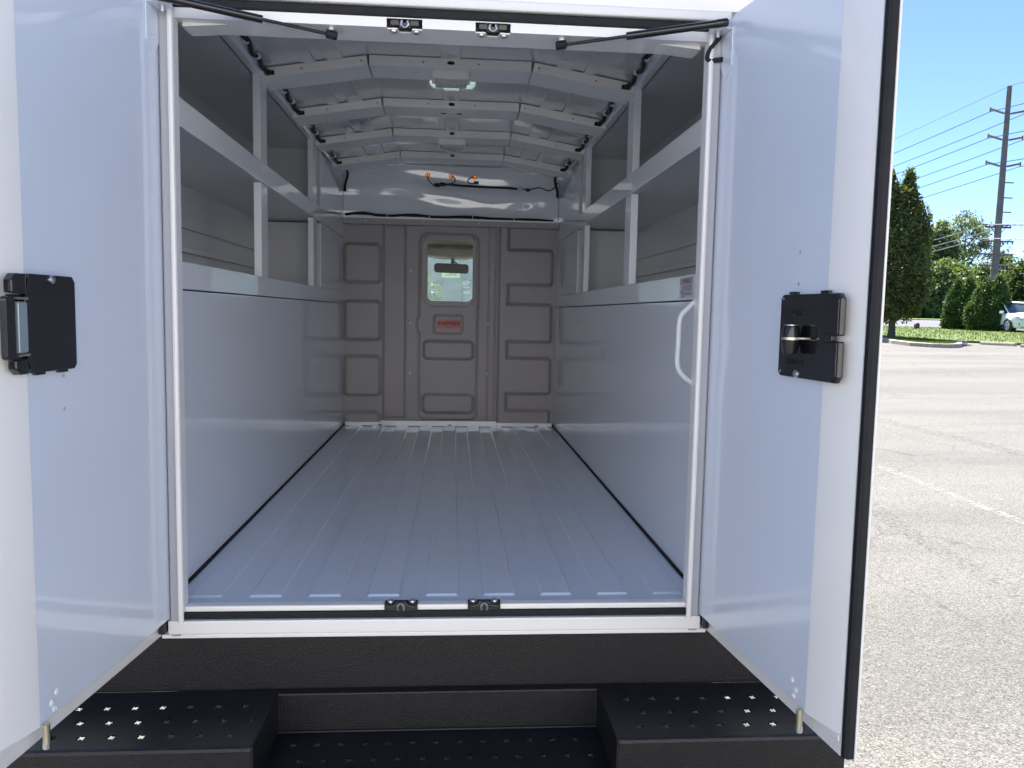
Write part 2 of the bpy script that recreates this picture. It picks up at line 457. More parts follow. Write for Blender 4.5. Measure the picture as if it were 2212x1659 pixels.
def asphalt_mat():
    m = bpy.data.materials.new('weathered asphalt'); m.use_nodes = True
    nt = m.node_tree; b = nt.nodes['Principled BSDF']; L = nt.links.new
    tc = nt.nodes.new('ShaderNodeTexCoord')
    vo = nt.nodes.new('ShaderNodeTexVoronoi'); vo.inputs['Scale'].default_value = 165
    L(tc.outputs['Object'], vo.inputs['Vector'])
    sep = nt.nodes.new('ShaderNodeSeparateColor'); L(vo.outputs['Color'], sep.inputs[0])
    rp = nt.nodes.new('ShaderNodeValToRGB'); e = rp.color_ramp.elements
    e[0].position = 0.0; e[0].color = (0.05, 0.049, 0.046, 1)
    e[1].position = 1.0; e[1].color = (0.215, 0.208, 0.196, 1)
    x = e.new(0.3); x.color = (0.10, 0.097, 0.09, 1)
    x = e.new(0.75); x.color = (0.143, 0.138, 0.129, 1)
    L(sep.outputs[0], rp.inputs['Fac'])
    # broad stains, streaks along the lanes
    mp = nt.nodes.new('ShaderNodeMapping'); mp.inputs['Rotation'].default_value = (0, 0, R(20)); mp.inputs['Scale'].default_value = (0.16, 0.9, 1)
    n1 = nt.nodes.new('ShaderNodeTexNoise'); n1.inputs['Scale'].default_value = 0.9; n1.inputs['Detail'].default_value = 8; n1.inputs['Roughness'].default_value = 0.6
    L(tc.outputs['Object'], mp.inputs['Vector']); L(mp.outputs[0], n1.inputs['Vector'])
    mr = nt.nodes.new('ShaderNodeMapRange'); mr.inputs['From Min'].default_value = 0.33; mr.inputs['From Max'].default_value = 0.62
    mr.inputs['To Min'].default_value = 0.74; mr.inputs['To Max'].default_value = 1.05
    L(n1.outputs['Fac'], mr.inputs['Value'])
    mx = nt.nodes.new('ShaderNodeMix'); mx.data_type = 'RGBA'; mx.blend_type = 'MULTIPLY'; mx.inputs['Factor'].default_value = 1
    L(rp.outputs['Color'], mx.inputs['A']); L(mr.outputs[0], mx.inputs['B'])
    # fine cracks
    v2 = nt.nodes.new('ShaderNodeTexVoronoi'); v2.feature = 'DISTANCE_TO_EDGE'; v2.inputs['Scale'].default_value = 0.28
    nw = nt.nodes.new('ShaderNodeTexNoise'); nw.inputs['Scale'].default_value = 1.6; nw.inputs['Detail'].default_value = 6
    vm = nt.nodes.new('ShaderNodeVectorMath'); vm.operation = 'MULTIPLY_ADD'; vm.inputs[1].default_value = (0.9, 0.9, 0)
    L(tc.outputs['Object'], nw.inputs['Vector']); L(nw.outputs['Color'], vm.inputs[0]); L(tc.outputs['Object'], vm.inputs[2]); L(vm.outputs[0], v2.inputs['Vector'])
    mc = nt.nodes.new('ShaderNodeMapRange'); mc.inputs['From Min'].default_value = 0.0; mc.inputs['From Max'].default_value = 0.004
    mc.inputs['To Min'].default_value = 0.62; mc.inputs['To Max'].default_value = 1.0
    L(v2.outputs['Distance'], mc.inputs['Value'])
    m2 = nt.nodes.new('ShaderNodeMix'); m2.data_type = 'RGBA'; m2.blend_type = 'MULTIPLY'; m2.inputs['Factor'].default_value = 1
    L(mx.outputs['Result'], m2.inputs['A']); L(mc.outputs[0], m2.inputs['B'])
    L(m2.outputs['Result'], b.inputs['Base Color'])
    b.inputs['Roughness'].default_value = 0.85
    bp = nt.nodes.new('ShaderNodeBump'); bp.inputs['Strength'].default_value = 0.7; bp.inputs['Distance'].default_value = 0.006
    L(vo.outputs['Distance'], bp.inputs['Height']); L(bp.outputs[0], b.inputs['Normal'])
    return m
ASPHALT = asphalt_mat()
ROADM = mat('grey road', (0.105, 0.105, 0.128), 0.8, var=0.12, vscale=0.6)
LAWN = mat('lawn turf', (0.085, 0.125, 0.022), 0.9, color2=(0.06, 0.10, 0.018), vscale=1.5, bump=0.8, bscale=12)
MEADOW = mat('far meadow', (0.10, 0.17, 0.03), 0.9, color2=(0.07, 0.12, 0.03), vscale=0.4)
CONC = mat('concrete kerb', (0.40, 0.36, 0.30), 0.85, var=0.3, vscale=8, bump=0.5, bscale=60)

ax = [-900, -500, -250, -120] + list(np.linspace(-60, 120, 61)) + [160, 260, 500, 900]
ay = [-900, -400, -160, -60] + list(np.linspace(-30, 170, 67)) + [230, 400, 900]
ground = sheet('ground', ASPHALT, ax, ay)
tag(ground, 'pale weathered asphalt car park stretching away from the van', None, kind='structure')

def poly_sheet(name, m, pts, off, thick=0.0):
    bm = bmesh.new()
    P = [Vector((p[0], p[1], zg(p[0], p[1]) + off)) for p in pts]
    top = [bm.verts.new(p) for p in P]
    for t in tessellate_polygon([P]): bm.faces.new([top[i] for i in t])
    if thick:
        bot = [bm.verts.new(p - Vector((0, 0, thick))) for p in P]
        for i in range(len(P)):
            j = (i+1) % len(P); bm.faces.new((top[i], top[j], bot[j], bot[i]))
    bmesh.ops.recalc_face_normals(bm, faces=bm.faces)
    return new_mesh_obj(name, bm, m, recalc=False)

def pix_poly(uv): return [gp(u, v) for u, v in uv]
def extend(p, q, d):
    v = (q - p); v.z = 0; v.normalize(); return q + v*d
# lawn between car park and road: near edge along the wheel stops, far edge along the road
n0, n1 = gp(1985, 735.5), gp(2212, 746.5)
f0, f1 = gp(1900, 706.5), gp(2212, 716.5)
nL, nR = extend(n1, n0, 60), extend(n0, n1, 60)
fL, fR = extend(f1, f0, 60), extend(f0, f1, 60)
lawn_poly = [nL, n0, n1, nR, fR, f1, f0, fL]
lawn = poly_sheet('lawn', LAWN, lawn_poly, 0.09, 0.3)
tag(lawn, 'bright mown grass strip between the car park and the road', None, kind='structure')
# road beyond, and the meadow edge beyond that
g0, g1 = gp(1900, 690.0), gp(2212, 697.0)
gL, gR = extend(g1, g0, 120), extend(g0, g1, 120)
road = poly_sheet('road', ROADM, [fL, f0, f1, fR, gR, g1, g0, gL], 0.03, 0.2)
tag(road, 'smooth grey road beyond the grass strip', None, kind='structure')
h0 = g0 + Vector((60, 170, 0)); h1 = g1 + Vector((120, 120, 0)); hL = gL + Vector((-60, 220, 0)); hR = gR + Vector((200, 60, 0))
meadow = poly_sheet('verge', MEADOW, [gL, g0, g1, gR, hR, h1, h0, hL], 0.1, 0.4)
tag(meadow, 'grassy verge and woodland floor beyond the road', None, kind='structure')

# kerbed island with the tree: rounded tongue of grass reaching into the car park
isl_out = [gp(u, v) for u, v in ((1870, 729), (1896, 735), (1926, 742.5), (1965, 747.5), (2010, 750.5), (2050, 752), (2070, 751.4), (2079, 749.5), (2076, 746.5), (2060, 744), (2020, 741), (1985, 737.5))]
cen = sum(isl_out, Vector())/len(isl_out)
back = [n0 + (nL - n0)*0.05, n0 + (nL - n0)*0.3]
isl = isl_out + back
bm = bmesh.new()
kerb_in = []
for k, p in enumerate(isl_out):
    a, b = isl_out[max(0, k-1)], isl_out[min(len(isl_out)-1, k+1)]
    d = (b - a); d.z = 0; d.normalize(); nrm = Vector((-d.y, d.x, 0))
    if nrm.dot(cen - p) < 0: nrm = -nrm
    kerb_in.append(p + nrm*0.16)
prevq = None
for p, q in zip(isl_out, kerb_in):
    zp = zg(p.x, p.y)
    sec = [bm.verts.new((p.x, p.y, zp - 0.1)), bm.verts.new((p.x, p.y, zp + 0.13)), bm.verts.new((p.x*0.85+q.x*0.15, p.y*0.85+q.y*0.15, zp + 0.155)), bm.verts.new((q.x, q.y, zp + 0.155)), bm.verts.new((q.x, q.y, zp - 0.1))]
    if prevq:
        for i in range(4): bm.faces.new((prevq[i], prevq[i+1], sec[i+1], sec[i]))
    prevq = sec
kerb = new_mesh_obj('kerb', bm, CONC)
tag(kerb, 'pale concrete kerb curving round the tree island', None, kind='structure')
island = poly_sheet('island_lawn', LAWN, kerb_in + back, 0.135, 0.3)
tag(island, 'grass island under the columnar tree inside the curved kerb', None, kind='structure')

# grass blades: rough up the lawn
def blades(polys, n, name, label):
    V, F = [], []
    pts = []
    for poly, off, cnt in polys:
        xs = [p.x for p in poly]; ys = [p.y for p in poly]
        P2 = [(p.x, p.y) for p in poly]
        def inside(x, y):
            c = False; j = len(P2) - 1
            for i in range(len(P2)):
                if (P2[i][1] > y) != (P2[j][1] > y) and x < (P2[j][0]-P2[i][0])*(y-P2[i][1])/(P2[j][1]-P2[i][1]) + P2[i][0]: c = not c
                j = i
            return c
        k = 0
        while k < cnt:
            x, y = random.uniform(min(xs), max(xs)), random.uniform(min(ys), max(ys))
            if inside(x, y): pts.append((x, y, off)); k += 1
    for x, y, off in pts:
        z = zg(x, y) + off - 0.01
        a = random.uniform(0, 6.28); w = random.uniform(0.01, 0.03); h = random.uniform(0.04, 0.10); l = random.uniform(-0.03, 0.03)
        c, s = math.cos(a)*w, math.sin(a)*w
        i = len(V)
        V += [(x-c, y-s, z), (x+c, y+s, z), (x + l, y + l, z + h)]
        F.append((i, i+1, i+2))
    o = mesh_np(name, V, F, GRASSB)
    tag(o, label, 'grass', kind='stuff')
nearlawn = [n0 + (nL-n0)*0.25, n0, n1, n1 + (nR-n1)*0.1, f1 + (fR-f1)*0.1, f1, f0, f0 + (fL-f0)*0.25]
blades([(nearlawn, 0.09, 16000), (kerb_in + back, 0.135, 3500)], 0, 'grass', 'short green grass blades covering the lawn and tree island')

# worn paint line and dark joint across the car park
def worn(name, color, fac, scale, rough=0.8):
    m = bpy.data.materials.new(name); m.use_nodes = True
    nt = m.node_tree; b = nt.nodes['Principled BSDF']; o = nt.nodes['Material Output']
    b.inputs['Base Color'].default_value = (*color, 1); b.inputs['Roughness'].default_value = rough
    tc = nt.nodes.new('ShaderNodeTexCoord')
    n = nt.nodes.new('ShaderNodeTexNoise'); n.inputs['Scale'].default_value = scale; n.inputs['Detail'].default_value = 8; n.inputs['Roughness'].default_value = 0.8
    nt.links.new(tc.outputs['Object'], n.inputs['Vector'])
    mr = nt.nodes.new('ShaderNodeMapRange'); mr.inputs['From Min'].default_value = fac - 0.06; mr.inputs['From Max'].default_value = fac + 0.06
    nt.links.new(n.outputs['Fac'], mr.inputs['Value'])
    t = nt.nodes.new('ShaderNodeBsdfTransparent'); mx = nt.nodes.new('ShaderNodeMixShader')
    nt.links.new(mr.outputs[0], mx.inputs['Fac']); nt.links.new(t.outputs[0], mx.inputs[1]); nt.links.new(b.outputs[0], mx.inputs[2])
    nt.links.new(mx.outputs[0], o.inputs['Surface'])
    return m
def stripe(name, a, b, w, m, off, label, wob=0.0):
    d = (b - a); d.z = 0; L = d.length; d.normalize(); nrm = Vector((-d.y, d.x, 0))
    V, F = [], []
    n = max(2, int(L/0.5))
    for i in range(n + 1):
        p = a + d*L*i/n + nrm*wob*math.sin(i*0.7)
        for s in (-1, 1):
            q = p + nrm*s*w/2
            V.append((q.x, q.y, zg(q.x, q.y) + off))
        if i: F.append((2*i-2, 2*i-1, 2*i+1, 2*i))
    o = mesh_np(name, V, F, m)
    tag(o, label, None, kind='structure')
PAINTLINE = worn('worn white line paint', (0.27, 0.265, 0.255), 0.54, 30)
TAR = worn('dark tar joint', (0.10, 0.097, 0.09), 0.58, 26)
a, b = gp(1880, 1001), gp(2130, 1098)
stripe('parking_line', extend(b, a, 6), extend(a, b, 2.0), 0.10, PAINTLINE, 0.004, 'worn white parking line on the asphalt beside the open door')
a, b = gp(1900, 905), gp(2212, 985)
stripe('asphalt_joint', extend(b, a, 8), extend(a, b, 4), 0.26, TAR, 0.005, 'dark irregular joint crossing the pale asphalt', 0.05)
a, b = gp(1895, 832), gp(2100, 850)
stripe('parking_line', extend(b, a, 5), extend(a, b, 1), 0.10, PAINTLINE, 0.004, 'faint far parking line on the asphalt')
a, b = gp(1890, 1085), gp(2150, 1260)
stripe('asphalt_joint', extend(b, a, 3), extend(a, b, 2), 0.16, TAR, 0.006, 'faint dark stain line on the near asphalt', 0.08)

#@VAN
# ------------------------------------------------------------------ the van
VAN = empty('service_van', (0, 1.6, GZ))
tag(VAN, 'white service van with rear doors open on an empty shelved cargo bay', 'van')
W, L = 0.675, 3.15           # half width between the shelf fronts, cargo length
mir = lambda s: (lambda a, b, c: Vector((s*a, b, c)))

# corrugated floor
prof = []
ribs = 9; pitch = 2*0.669/ribs
for i in range(ribs):
    x0 = -0.669 + i*pitch
    prof += [(x0, 0), (x0 + pitch*0.22, 0), (x0 + pitch*0.25, 1), (x0 + pitch*0.75, 1), (x0 + pitch*0.78, 0)]
prof.append((0.669, 0))
ys = [0.03, 0.107, 0.112, 3.06, 3.075, 3.13]; hs = [0, 0, 1, 1, 1, 1]
V = [(x, y, -0.004 + 0.0045*h*k) for y, k in zip(ys, hs) for x, h in prof]
n = len(prof)
F = [(j*n+i, j*n+i+1, (j+1)*n+i+1, (j+1)*n+i) for j in range(len(ys)-1) for i in range(n-1)]
flr = mesh_np('cargo_floor', V, F, FLOORP, VAN)
B().box(-0.66, 0.66, 0.03, 3.13, -0.05, -0.012).done('floor_pan', CHASSIS, VAN)
for s in (-1, 1):
    B().tube([(s*0.6725, 0.03, -0.002), (s*0.6725, 3.13, -0.002)], 0.0048, 6).done('floor_seal', RUBBER, VAN, smooth=True)
    f = mir(s)
    B().box(W, W + 0.004, 0.035, L, 0.004, 0.768, f=f).done('side_wall', WALLP, VAN)
    # shelf base with upturned lip
    lip = B().box(W - 0.003, W + 0.003, 0.035, L, 0.772, 0.842, f=f).done('shelf_lip', PAINT_IN, VAN, bevel=0.0015)
    B().box(W + 0.0035, 0.998, 0.035, L, 0.775, 0.782, f=f).done('shelf', BAYP, VAN)
    ms = B().box(W + 0.0035, 0.998, 0.035, L, 1.183, 1.19, f=f).done('shelf', BAYP, VAN)
    B().box(W - 0.003, W + 0.003, 0.035, 1.062, 1.18, 1.252, f=f).box(W - 0.003, W + 0.003, 1.066, 2.105, 1.18, 1.252, f=f).box(W - 0.003, W + 0.003, 2.109, L, 1.18, 1.252, f=f).done('lip', PAINT_IN, ms, bevel=0.0015)
    for y0, dy in ((1.06, 0.095), (2.105, 0.10)):
        for z0, z1 in ((0.835, 1.178), (1.254, 1.562)):
            up = B().prism([(W, y0), (W + 0.026, y0), (W + 0.026, y0 + 0.003), (W + 0.003, y0 + 0.003), (W + 0.003, y0 + dy), (W, y0 + dy)], z0, z1, f)
            up.done('shelf_upright', PAINT_IN, VAN)
    # shelf divider behind each upright is open; filler panels at the front of the bay
    for z0, z1 in ((0.844, 1.178), (1.254, 1.56)):
        hole = [ngon(3.05, z0 + (z1 - z0)*0.45, 0.006, 8)] if z0 < 1 else []
        B().plate([(2.33, z0), (L, z0), (L, z1), (2.33, z1)], hole, W + 0.001, W + 0.004, lambda a, b, c, s=s: Vector((s*c, a, b))).done('filler_panel', PAINT_IN, VAN)
        B().box(W + 0.004, 0.998, 2.33, 2.334, z0 + 0.002, z1 - 0.002, f=f).done('divider', BAYP, VAN)
    # outer side wall of the body with pressed stiffeners on its inner face
    B().box(1.0, 1.03, 0.03, 3.3, -0.25, 1.56, f=f).done('side_panel', PAINT, VAN, bevel=0.006)
    B().box(0.9985, 0.9998, 0.034, L, 0.785, 1.56, f=f).done('bay_lining', BAYP, VAN)
    B().box(W + 0.03, 0.998, 0.036, L, 1.552, 1.5545, f=f).done('bay_lining', BAYP, VAN)
    for z0, z1 in ((0.93, 0.955), (1.02, 1.028), (0.86, 0.868)):
        B().box(0.984, 0.9983, 0.06, 2.3, z0, z1, f=f).done('stiffener', BAYP, VAN, bevel=0.003)
    # rear face of the side pack and the jamb of the opening
    B().box(0.640, 1.03, 0.006, 0.029, -0.06, 1.56, f=f).done('rear_quarter', PAINT, VAN, bevel=0.004)
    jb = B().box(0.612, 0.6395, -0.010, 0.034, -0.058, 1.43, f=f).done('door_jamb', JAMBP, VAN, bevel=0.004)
    B().tube([(s*0.6135, -0.013, -0.02), (s*0.6135, -0.013, 1.40)], 0.0065, 8).done('bead', PAINT, jb, smooth=True)
    B().box(0.6105, 0.6118, -0.004, 0.03, 0.0, 1.369, f=f).done('jamb_lining', RUBBER if False else PAINT, jb)
    B().prism([(0.60, 1.369), (0.60, 1.36), (0.50, 1.3685)], 0.03, 0.095, lambda a, b, c, s=s: Vector((s*a, c, b))).done('corner_gusset', PAINT, jb)

# roof skin
rp = [(-1.03, 1.563), (-0.69, 1.579), (-0.30, 1.643), (0.30, 1.643), (0.69, 1.579), (1.03, 1.563)]
bm = bmesh.new()
prism(bm, rp + [(x, z + 0.03) for x, z in rp[::-1]], 0.05, 3.3, X3 if False else (lambda a, b, c: Vector((a, c, b))))
new_mesh_obj('roof', bm, ROOFP, VAN)
roof_z = lambda x: 1.643 if abs(x) < 0.3 else 1.643 - (abs(x) - 0.3)*0.064/0.39
for x, w in ((0, 0.036), (0.415, 0.03), (-0.415, 0.03), (0.505, 0.022), (-0.505, 0.022)):
    zc = roof_z(x)
    b = B()
    prism(b.bm, [(x - w, roof_z(x - w) - 0.0005), (x - w*0.9, roof_z(x - w) - 0.006), (x + w*0.9, roof_z(x + w) - 0.006), (x + w, roof_z(x + w) - 0.0005)], 0.11, 3.14, lambda a, b_, c: Vector((a, c, b_)))
    b.done('roof_stringer', ROOFP, VAN)
# roof ribs
def rib(y0, depth=0.155):
    b = B()
    ang = math.atan2(0.064, 0.39)
    # centre segment
    f = lambda u, v, w: Vector((u, w, v))
    b.plate([(-0.293, 1.606), (0.293, 1.606), (0.293, 1.6405), (-0.293, 1.6405)],
            [slot(0, 1.624, 0.027, 0.013), ngon(-0.1, 1.6235, 0.0036, 8), ngon(0.1, 1.6235, 0.0036, 8)], y0, y0 + 0.0025, f)
    g = lambda u, v, w: Vector((u, v, w))
    b.plate([(-0.293, y0 + 0.0026), (0.293, y0 + 0.0026), (0.293, y0 + depth), (-0.293, y0 + depth)],
            [slot(x, y0 + 0.065, 0.018, 0.009) for x in (-0.215, -0.125, 0.125, 0.215)], 1.606, 1.6085, g)
    b.box(-0.293, 0.293, y0 + depth, y0 + depth + 0.0025, 1.606, 1.6405)
    for s in (-1, 1):
        ca, sa = math.cos(ang), math.sin(ang)
        def h(u, v, w, s=s): return Vector((s*(0.298 + u*ca + v*sa), w, 1.6055 - u*sa + v*ca))
        b.plate([(0, 0), (0.385, 0), (0.385, 0.0335), (0, 0.0335)],
                [ngon(0.02, 0.017, 0.0036, 8), ngon(0.235, 0.016, 0.0036, 8), slot(0.352, 0.0165, 0.034, 0.017)], y0, y0 + 0.0025, h)
        b.box(0, 0.385, 0, 0.0025, y0 + 0.0026, y0 + depth, f=lambda u, v, w, h=h: h(u, v, w)) if False else prism(b.bm, [(0, 0), (0.385, 0), (0.385, 0.0025), (0, 0.0025)], y0 + 0.0026, y0 + depth, h)
        prism(b.bm, [(0, 0), (0.385, 0), (0.385, 0.0335), (0, 0.0335)], y0 + depth, y0 + depth + 0.0025, h)
    o = b.done('roof_rib', RIBP, VAN)
    # dark backing seen through the holes
    for s in (-1, 1):
        B().tube([(s*0.628, y0 - 0.001, 1.5655), (s*0.655, y0 - 0.001, 1.5615)], 0.0082, 8).done('grommet', RUBBER, o, smooth=True)
    for k in range(3):
        x = (-0.36, 0.12, 0.4)[k]
        zz = roof_z(x) - 0.002
        B().box(x - 0.002, x + 0.002, y0 - 0.004, y0, zz - 0.008, zz).done('clip', PAINT_IN, o)
    return o
RIBY = (1.07, 1.635, 2.19, 2.75)
ribs_o = [rib(y) for y in RIBY]
# wire loom along both roof edges, tied up in every bay
for s in (-1, 1):
    for k, y in enumerate(RIBY):
        y1 = y - 0.36
        pts = [(s*0.652, y1, 1.577), (s*0.640, y1 + 0.06, 1.572), (s*0.655, y1 + 0.16, 1.566), (s*0.648, y1 + 0.22, 1.573), (s*0.656, y1 + 0.30, 1.564), (s*0.640, y - 0.002, 1.563)]
        lo = B().tube(smooth_path(pts, 4), 0.0085, 7).done('wire_loom', WIRE, VAN, smooth=True)
        for t in (0.05, 0.2):
            B().tube([(s*0.646, y1 + t - 0.003, 1.571), (s*0.646, y1 + t + 0.003, 1.571)], 0.0115, 8).done('cable_tie', PAINT_IN, lo)
    pts = [(s*0.645, 2.93, 1.57), (s*0.63, 3.02, 1.555), (s*0.655, 3.09, 1.50), (s*0.662, 3.12, 1.46)]
    B().tube(smooth_path(pts, 4), 0.008, 7).done('wire_loom', WIRE, VAN, smooth=True)
    # pressed slots in the side rail of the roof
    for y in (0.62, 1.2, 1.78, 2.36):
        B().box(0.668, 0.674, y, y + 0.03, 1.563, 1.569, f=mir(s)).done('rail_slot', HOLE, VAN)
# side rail under the roof edge
for s in (-1, 1):
    B().prism([(0.66, 1.5775), (0.676, 1.555), (0.70, 1.555), (0.70, 1.5775)], 0.1, 3.14, lambda a, b_, c, s=s: Vector((s*a, c, b_))).done('roof_rail', PAINT_IN, VAN)

# dome lights
for y in (1.10, 2.225):
    dl = B().plate(rounded(-0.07, 0.07, y, y + 0.075, 0.012), [], 1.578, 1.6055, ZP).done('dome_light', RIBP, VAN, bevel=0.004)
    B().plate(rounded(-0.058, 0.058, y + 0.008, y + 0.067, 0.008), [], 1.562, 1.5775, ZP).done('lens', LENS, dl, bevel=0.004)
# wire harness slots beside the second light
for x in (-0.035, 0.0, 0.035):
    B().plate(slot(x, 1.72, 0.026, 0.014), [], 1.6045, 1.6055, ZP).done('rib_slot', HOLE if x else PAINT_IN, VAN)

# ---- bulkhead towards the cab
def sd_round(x, z, x0, x1, z0, z1, r):
    cx, cz = (x0 + x1)/2, (z0 + z1)/2
    qx = np.abs(x - cx) - (x1 - x0)/2 + r; qz = np.abs(z - cz) - (z1 - z0)/2 + r
    return np.minimum(np.maximum(qx, qz), 0) + np.hypot(np.maximum(qx, 0), np.maximum(qz, 0)) - r
def step(d, w):          # 1 inside, 0 outside, soft wall of width w
    t = np.clip((w/2 - d)/w, 0, 1); return t*t*(3 - 2*t)
def groove(d, w):        # line along d = 0
    t = np.clip(1 - np.abs(d)/w, 0, 1); return t*t*(3 - 2*t)
def smin(a, b, k=0.02):
    h = np.clip(0.5 + 0.5*(b - a)/k, 0, 1); return b*(1-h) + a*h - k*h*(1-h)
def field(name, x0, x1, z0, z1, hfun, m, parent, hole=None, st=0.004, ybase=3.15):
    nx, nz = int(round((x1-x0)/st)) + 1, int(round((z1-z0)/st)) + 1
    X, Z = np.meshgrid(np.linspace(x0, x1, nx), np.linspace(z0, z1, nz))
    Y = ybase - hfun(X, Z)
    V = np.stack([X, Y, Z], -1).reshape(-1, 3)
    i, j = np.meshgrid(np.arange(nx - 1), np.arange(nz - 1))
    q = (j*nx + i).ravel()
    F = np.stack([q, q+1, q+nx+1, q+nx], 1)
    if hole:
        c = V[F].mean(1)
        F = F[~((c[:, 0] > hole[0]) & (c[:, 0] < hole[1]) & (c[:, 2] > hole[2]) & (c[:, 2] < hole[3]))]
    return mesh_np(name, V, F, m, parent, smooth=True)
def h_left(x, z):
    h = np.zeros_like(x)
    for z0, z1 in ((0.905, 1.142), (0.545, 0.786), (0.192, 0.44), (-0.2, 0.083)):
        h = np.maximum(h, step(sd_round(x, z, -0.664, -0.444, z0, z1, 0.026), 0.028))
    rec = step(sd_round(x, z, -0.424, -0.288, 0.05, 1.6, 0.012), 0.016)
    return 0.028*h - 0.020*rec
field('bulkhead_panel', -0.68, -0.286, 0.012, 1.29, h_left, BULK, VAN)
def h_mid(x, z):
    d1 = sd_round(x, z, -0.200, 0.172, 0.034, 1.216, 0.045)
    d1 = smin(d1, sd_round(x, z, -0.214, -0.15, 0.60, 0.69, 0.02), 0.02)
    h = -0.010*groove(d1, 0.009) + 0.004*step(d1, 0.01)
    d2 = sd_round(x, z, -0.105, 0.076, 0.590, 0.707, 0.02)
    h += -0.008*groove(d2, 0.008)
    for a in ((-0.168, 0.145, 0.430, 0.541), (-0.171, 0.147, 0.084, 0.200)):
        h += 0.024*step(sd_round(x, z, *a, 0.028), 0.026)
    h += -0.006*groove(np.maximum(np.abs(x - 0.262) - 0.022, 0.018 - z), 0.007)
    h += -0.005*groove(x + 0.284, 0.006)
    return h
bdoor = field('bulkhead_door', -0.287, 0.301, 0.012, 1.29, h_mid, BULK, VAN, hole=(-0.165, 0.145, 0.78, 1.195))
def h_right(x, z):
    d = x - 0.362
    for z0, z1 in ((0.909, 1.128), (0.547, 0.785), (0.211, 0.441), (-0.2, 0.1)):
        d = np.minimum(d, sd_round(x, z, 0.2, 0.643, z0, z1, 0.022))
    d = np.maximum(d, -(x - 0.302))
    return 0.028*step(d, 0.028)
field('bulkhead_panel', 0.3005, 0.68, 0.012, 1.29, h_right, BULK, VAN, ybase=3.152)
B().plate([(-0.68, 0.0), (0.68, 0.0), (0.68, 1.30), (-0.68, 1.30)], [[(-0.16, 0.785), (0.147, 0.785), (0.147, 1.19), (-0.16, 1.19)]], 3.176, 3.18, X3).done('bulkhead_light_stop', CHASSIS, VAN)  # unseen backing plate added to stop light leaking between the panels
# window frame, gasket and glass in the bulkhead door
wf = B().plate(chamfer(-0.186, 0.160, 0.762, 1.208, 0.052), [chamfer(-0.148, 0.135, 0.795, 1.179, 0.022)], 3.122, 3.152, X3).done('window_frame', BULK, bdoor, bevel=0.005)
B().plate(chamfer(-0.193, 0.167, 0.755, 1.215, 0.056), [chamfer(-0.184, 0.158, 0.764, 1.206, 0.052)], 3.137, 3.15, X3).done('window_seal', BULK, bdoor)
B().plate(chamfer(-0.152, 0.139, 0.791, 1.183, 0.022), [], 3.136, 3.139, X3).done('window_pane', WINGLASS, bdoor)
for z in (0.335, 0.655, 0.985):
    for x in (-0.255, 0.238):
        B().lathe([(0.0065, 0), (0.006, 0.003), (0.003, 0.0045)], (x, 3.15, z), (0, -1, 0), 10).done('screw', STEEL, bdoor, smooth=True)
# maker's label
lb = B().plate(rounded(-0.087, 0.064, 0.6235, 0.6795, 0.003, 2), [], 3.1435, 3.1455, X3).done('maker_label', REDLABEL, bdoor)
text_mesh('maker_name', 'KNAPHEIDE', 0.033, REDINK, bdoor, Matrix.Translation((-0.0115, 3.143, 0.655)) @ Matrix.Rotation(R(90), 4, 'X'), 0.0003, 0.0009, 0.80)
text_mesh('maker_line', 'SINCE 1848', 0.011, INK, bdoor, Matrix.Translation((-0.0115, 3.143, 0.631)) @ Matrix.Rotation(R(90), 4, 'X'), 0.0003, 0.0003, 0.9)
# rail over the bulkhead
rail = B().box(-0.674, 0.674, 3.10, 3.149, 1.2625, 1.305).done('bulkhead_rail', BULK, VAN, bevel=0.003)
B().box(-0.674, 0.674, 3.094, 3.0995, 1.297, 1.307).done('rail_edge', PAINT_IN, rail)
for x in (-0.53, -0.18, 0.17, 0.52):
    B().lathe([(0.006, 0), (0.0055, 0.004), (0.002, 0.006)], (x, 3.0995, 1.281), (0, -1, 0), 8).done('rivet', STEEL, rail, smooth=True)
pts = [(-0.66, 3.118, 1.319), (-0.55, 3.12, 1.332), (-0.42, 3.122, 1.316), (-0.25, 3.12, 1.327), (-0.08, 3.122, 1.317), (0.1, 3.12, 1.325), (0.3, 3.122, 1.315), (0.5, 3.12, 1.318), (0.64, 3.12, 1.312)]
hb = B().tube(smooth_path(pts, 6), 0.0085, 7).done('wire_bundle', WIRE, VAN, smooth=True)
B().tube(smooth_path([(p[0] + 0.05, p[1] + 0.012, p[2] + 0.006 * (-1)**i) for i, p in enumerate(pts[:-1])], 6), 0.006, 6).done('wire_strand', WIRE, hb, smooth=True)
for x in (-0.4, -0.14, 0.13, 0.39):
    B().box(x - 0.002, x + 0.002, 3.108, 3.112, 1.305, 1.34).done('cable_tie', PAINT_IN, hb)
# upper headboard: slightly buckled white sheet
def h_head(x, z):
    return 0.0022*np.sin((z - 1.3)*44 + 1.6*np.sin(x*4.3 + 0.5)) + 0.002*np.sin(x*5.1 + 0.6)*np.sin((z - 1.3)*14 + x*1.5) + 0.0022*np.sin(x*11.3 - 1)*np.sin((z-1.3)*27 + 0.5) + 0.0015*np.sin(x*3 + z*40)
HB_HOLES = ((-0.154, 1.576), (-0.007, 1.575), (0.138, 1.574))
head = field('headboard', -0.674, 0.674, 1.306, 1.640, h_head, WALLP, VAN, st=0.008, ybase=3.155)
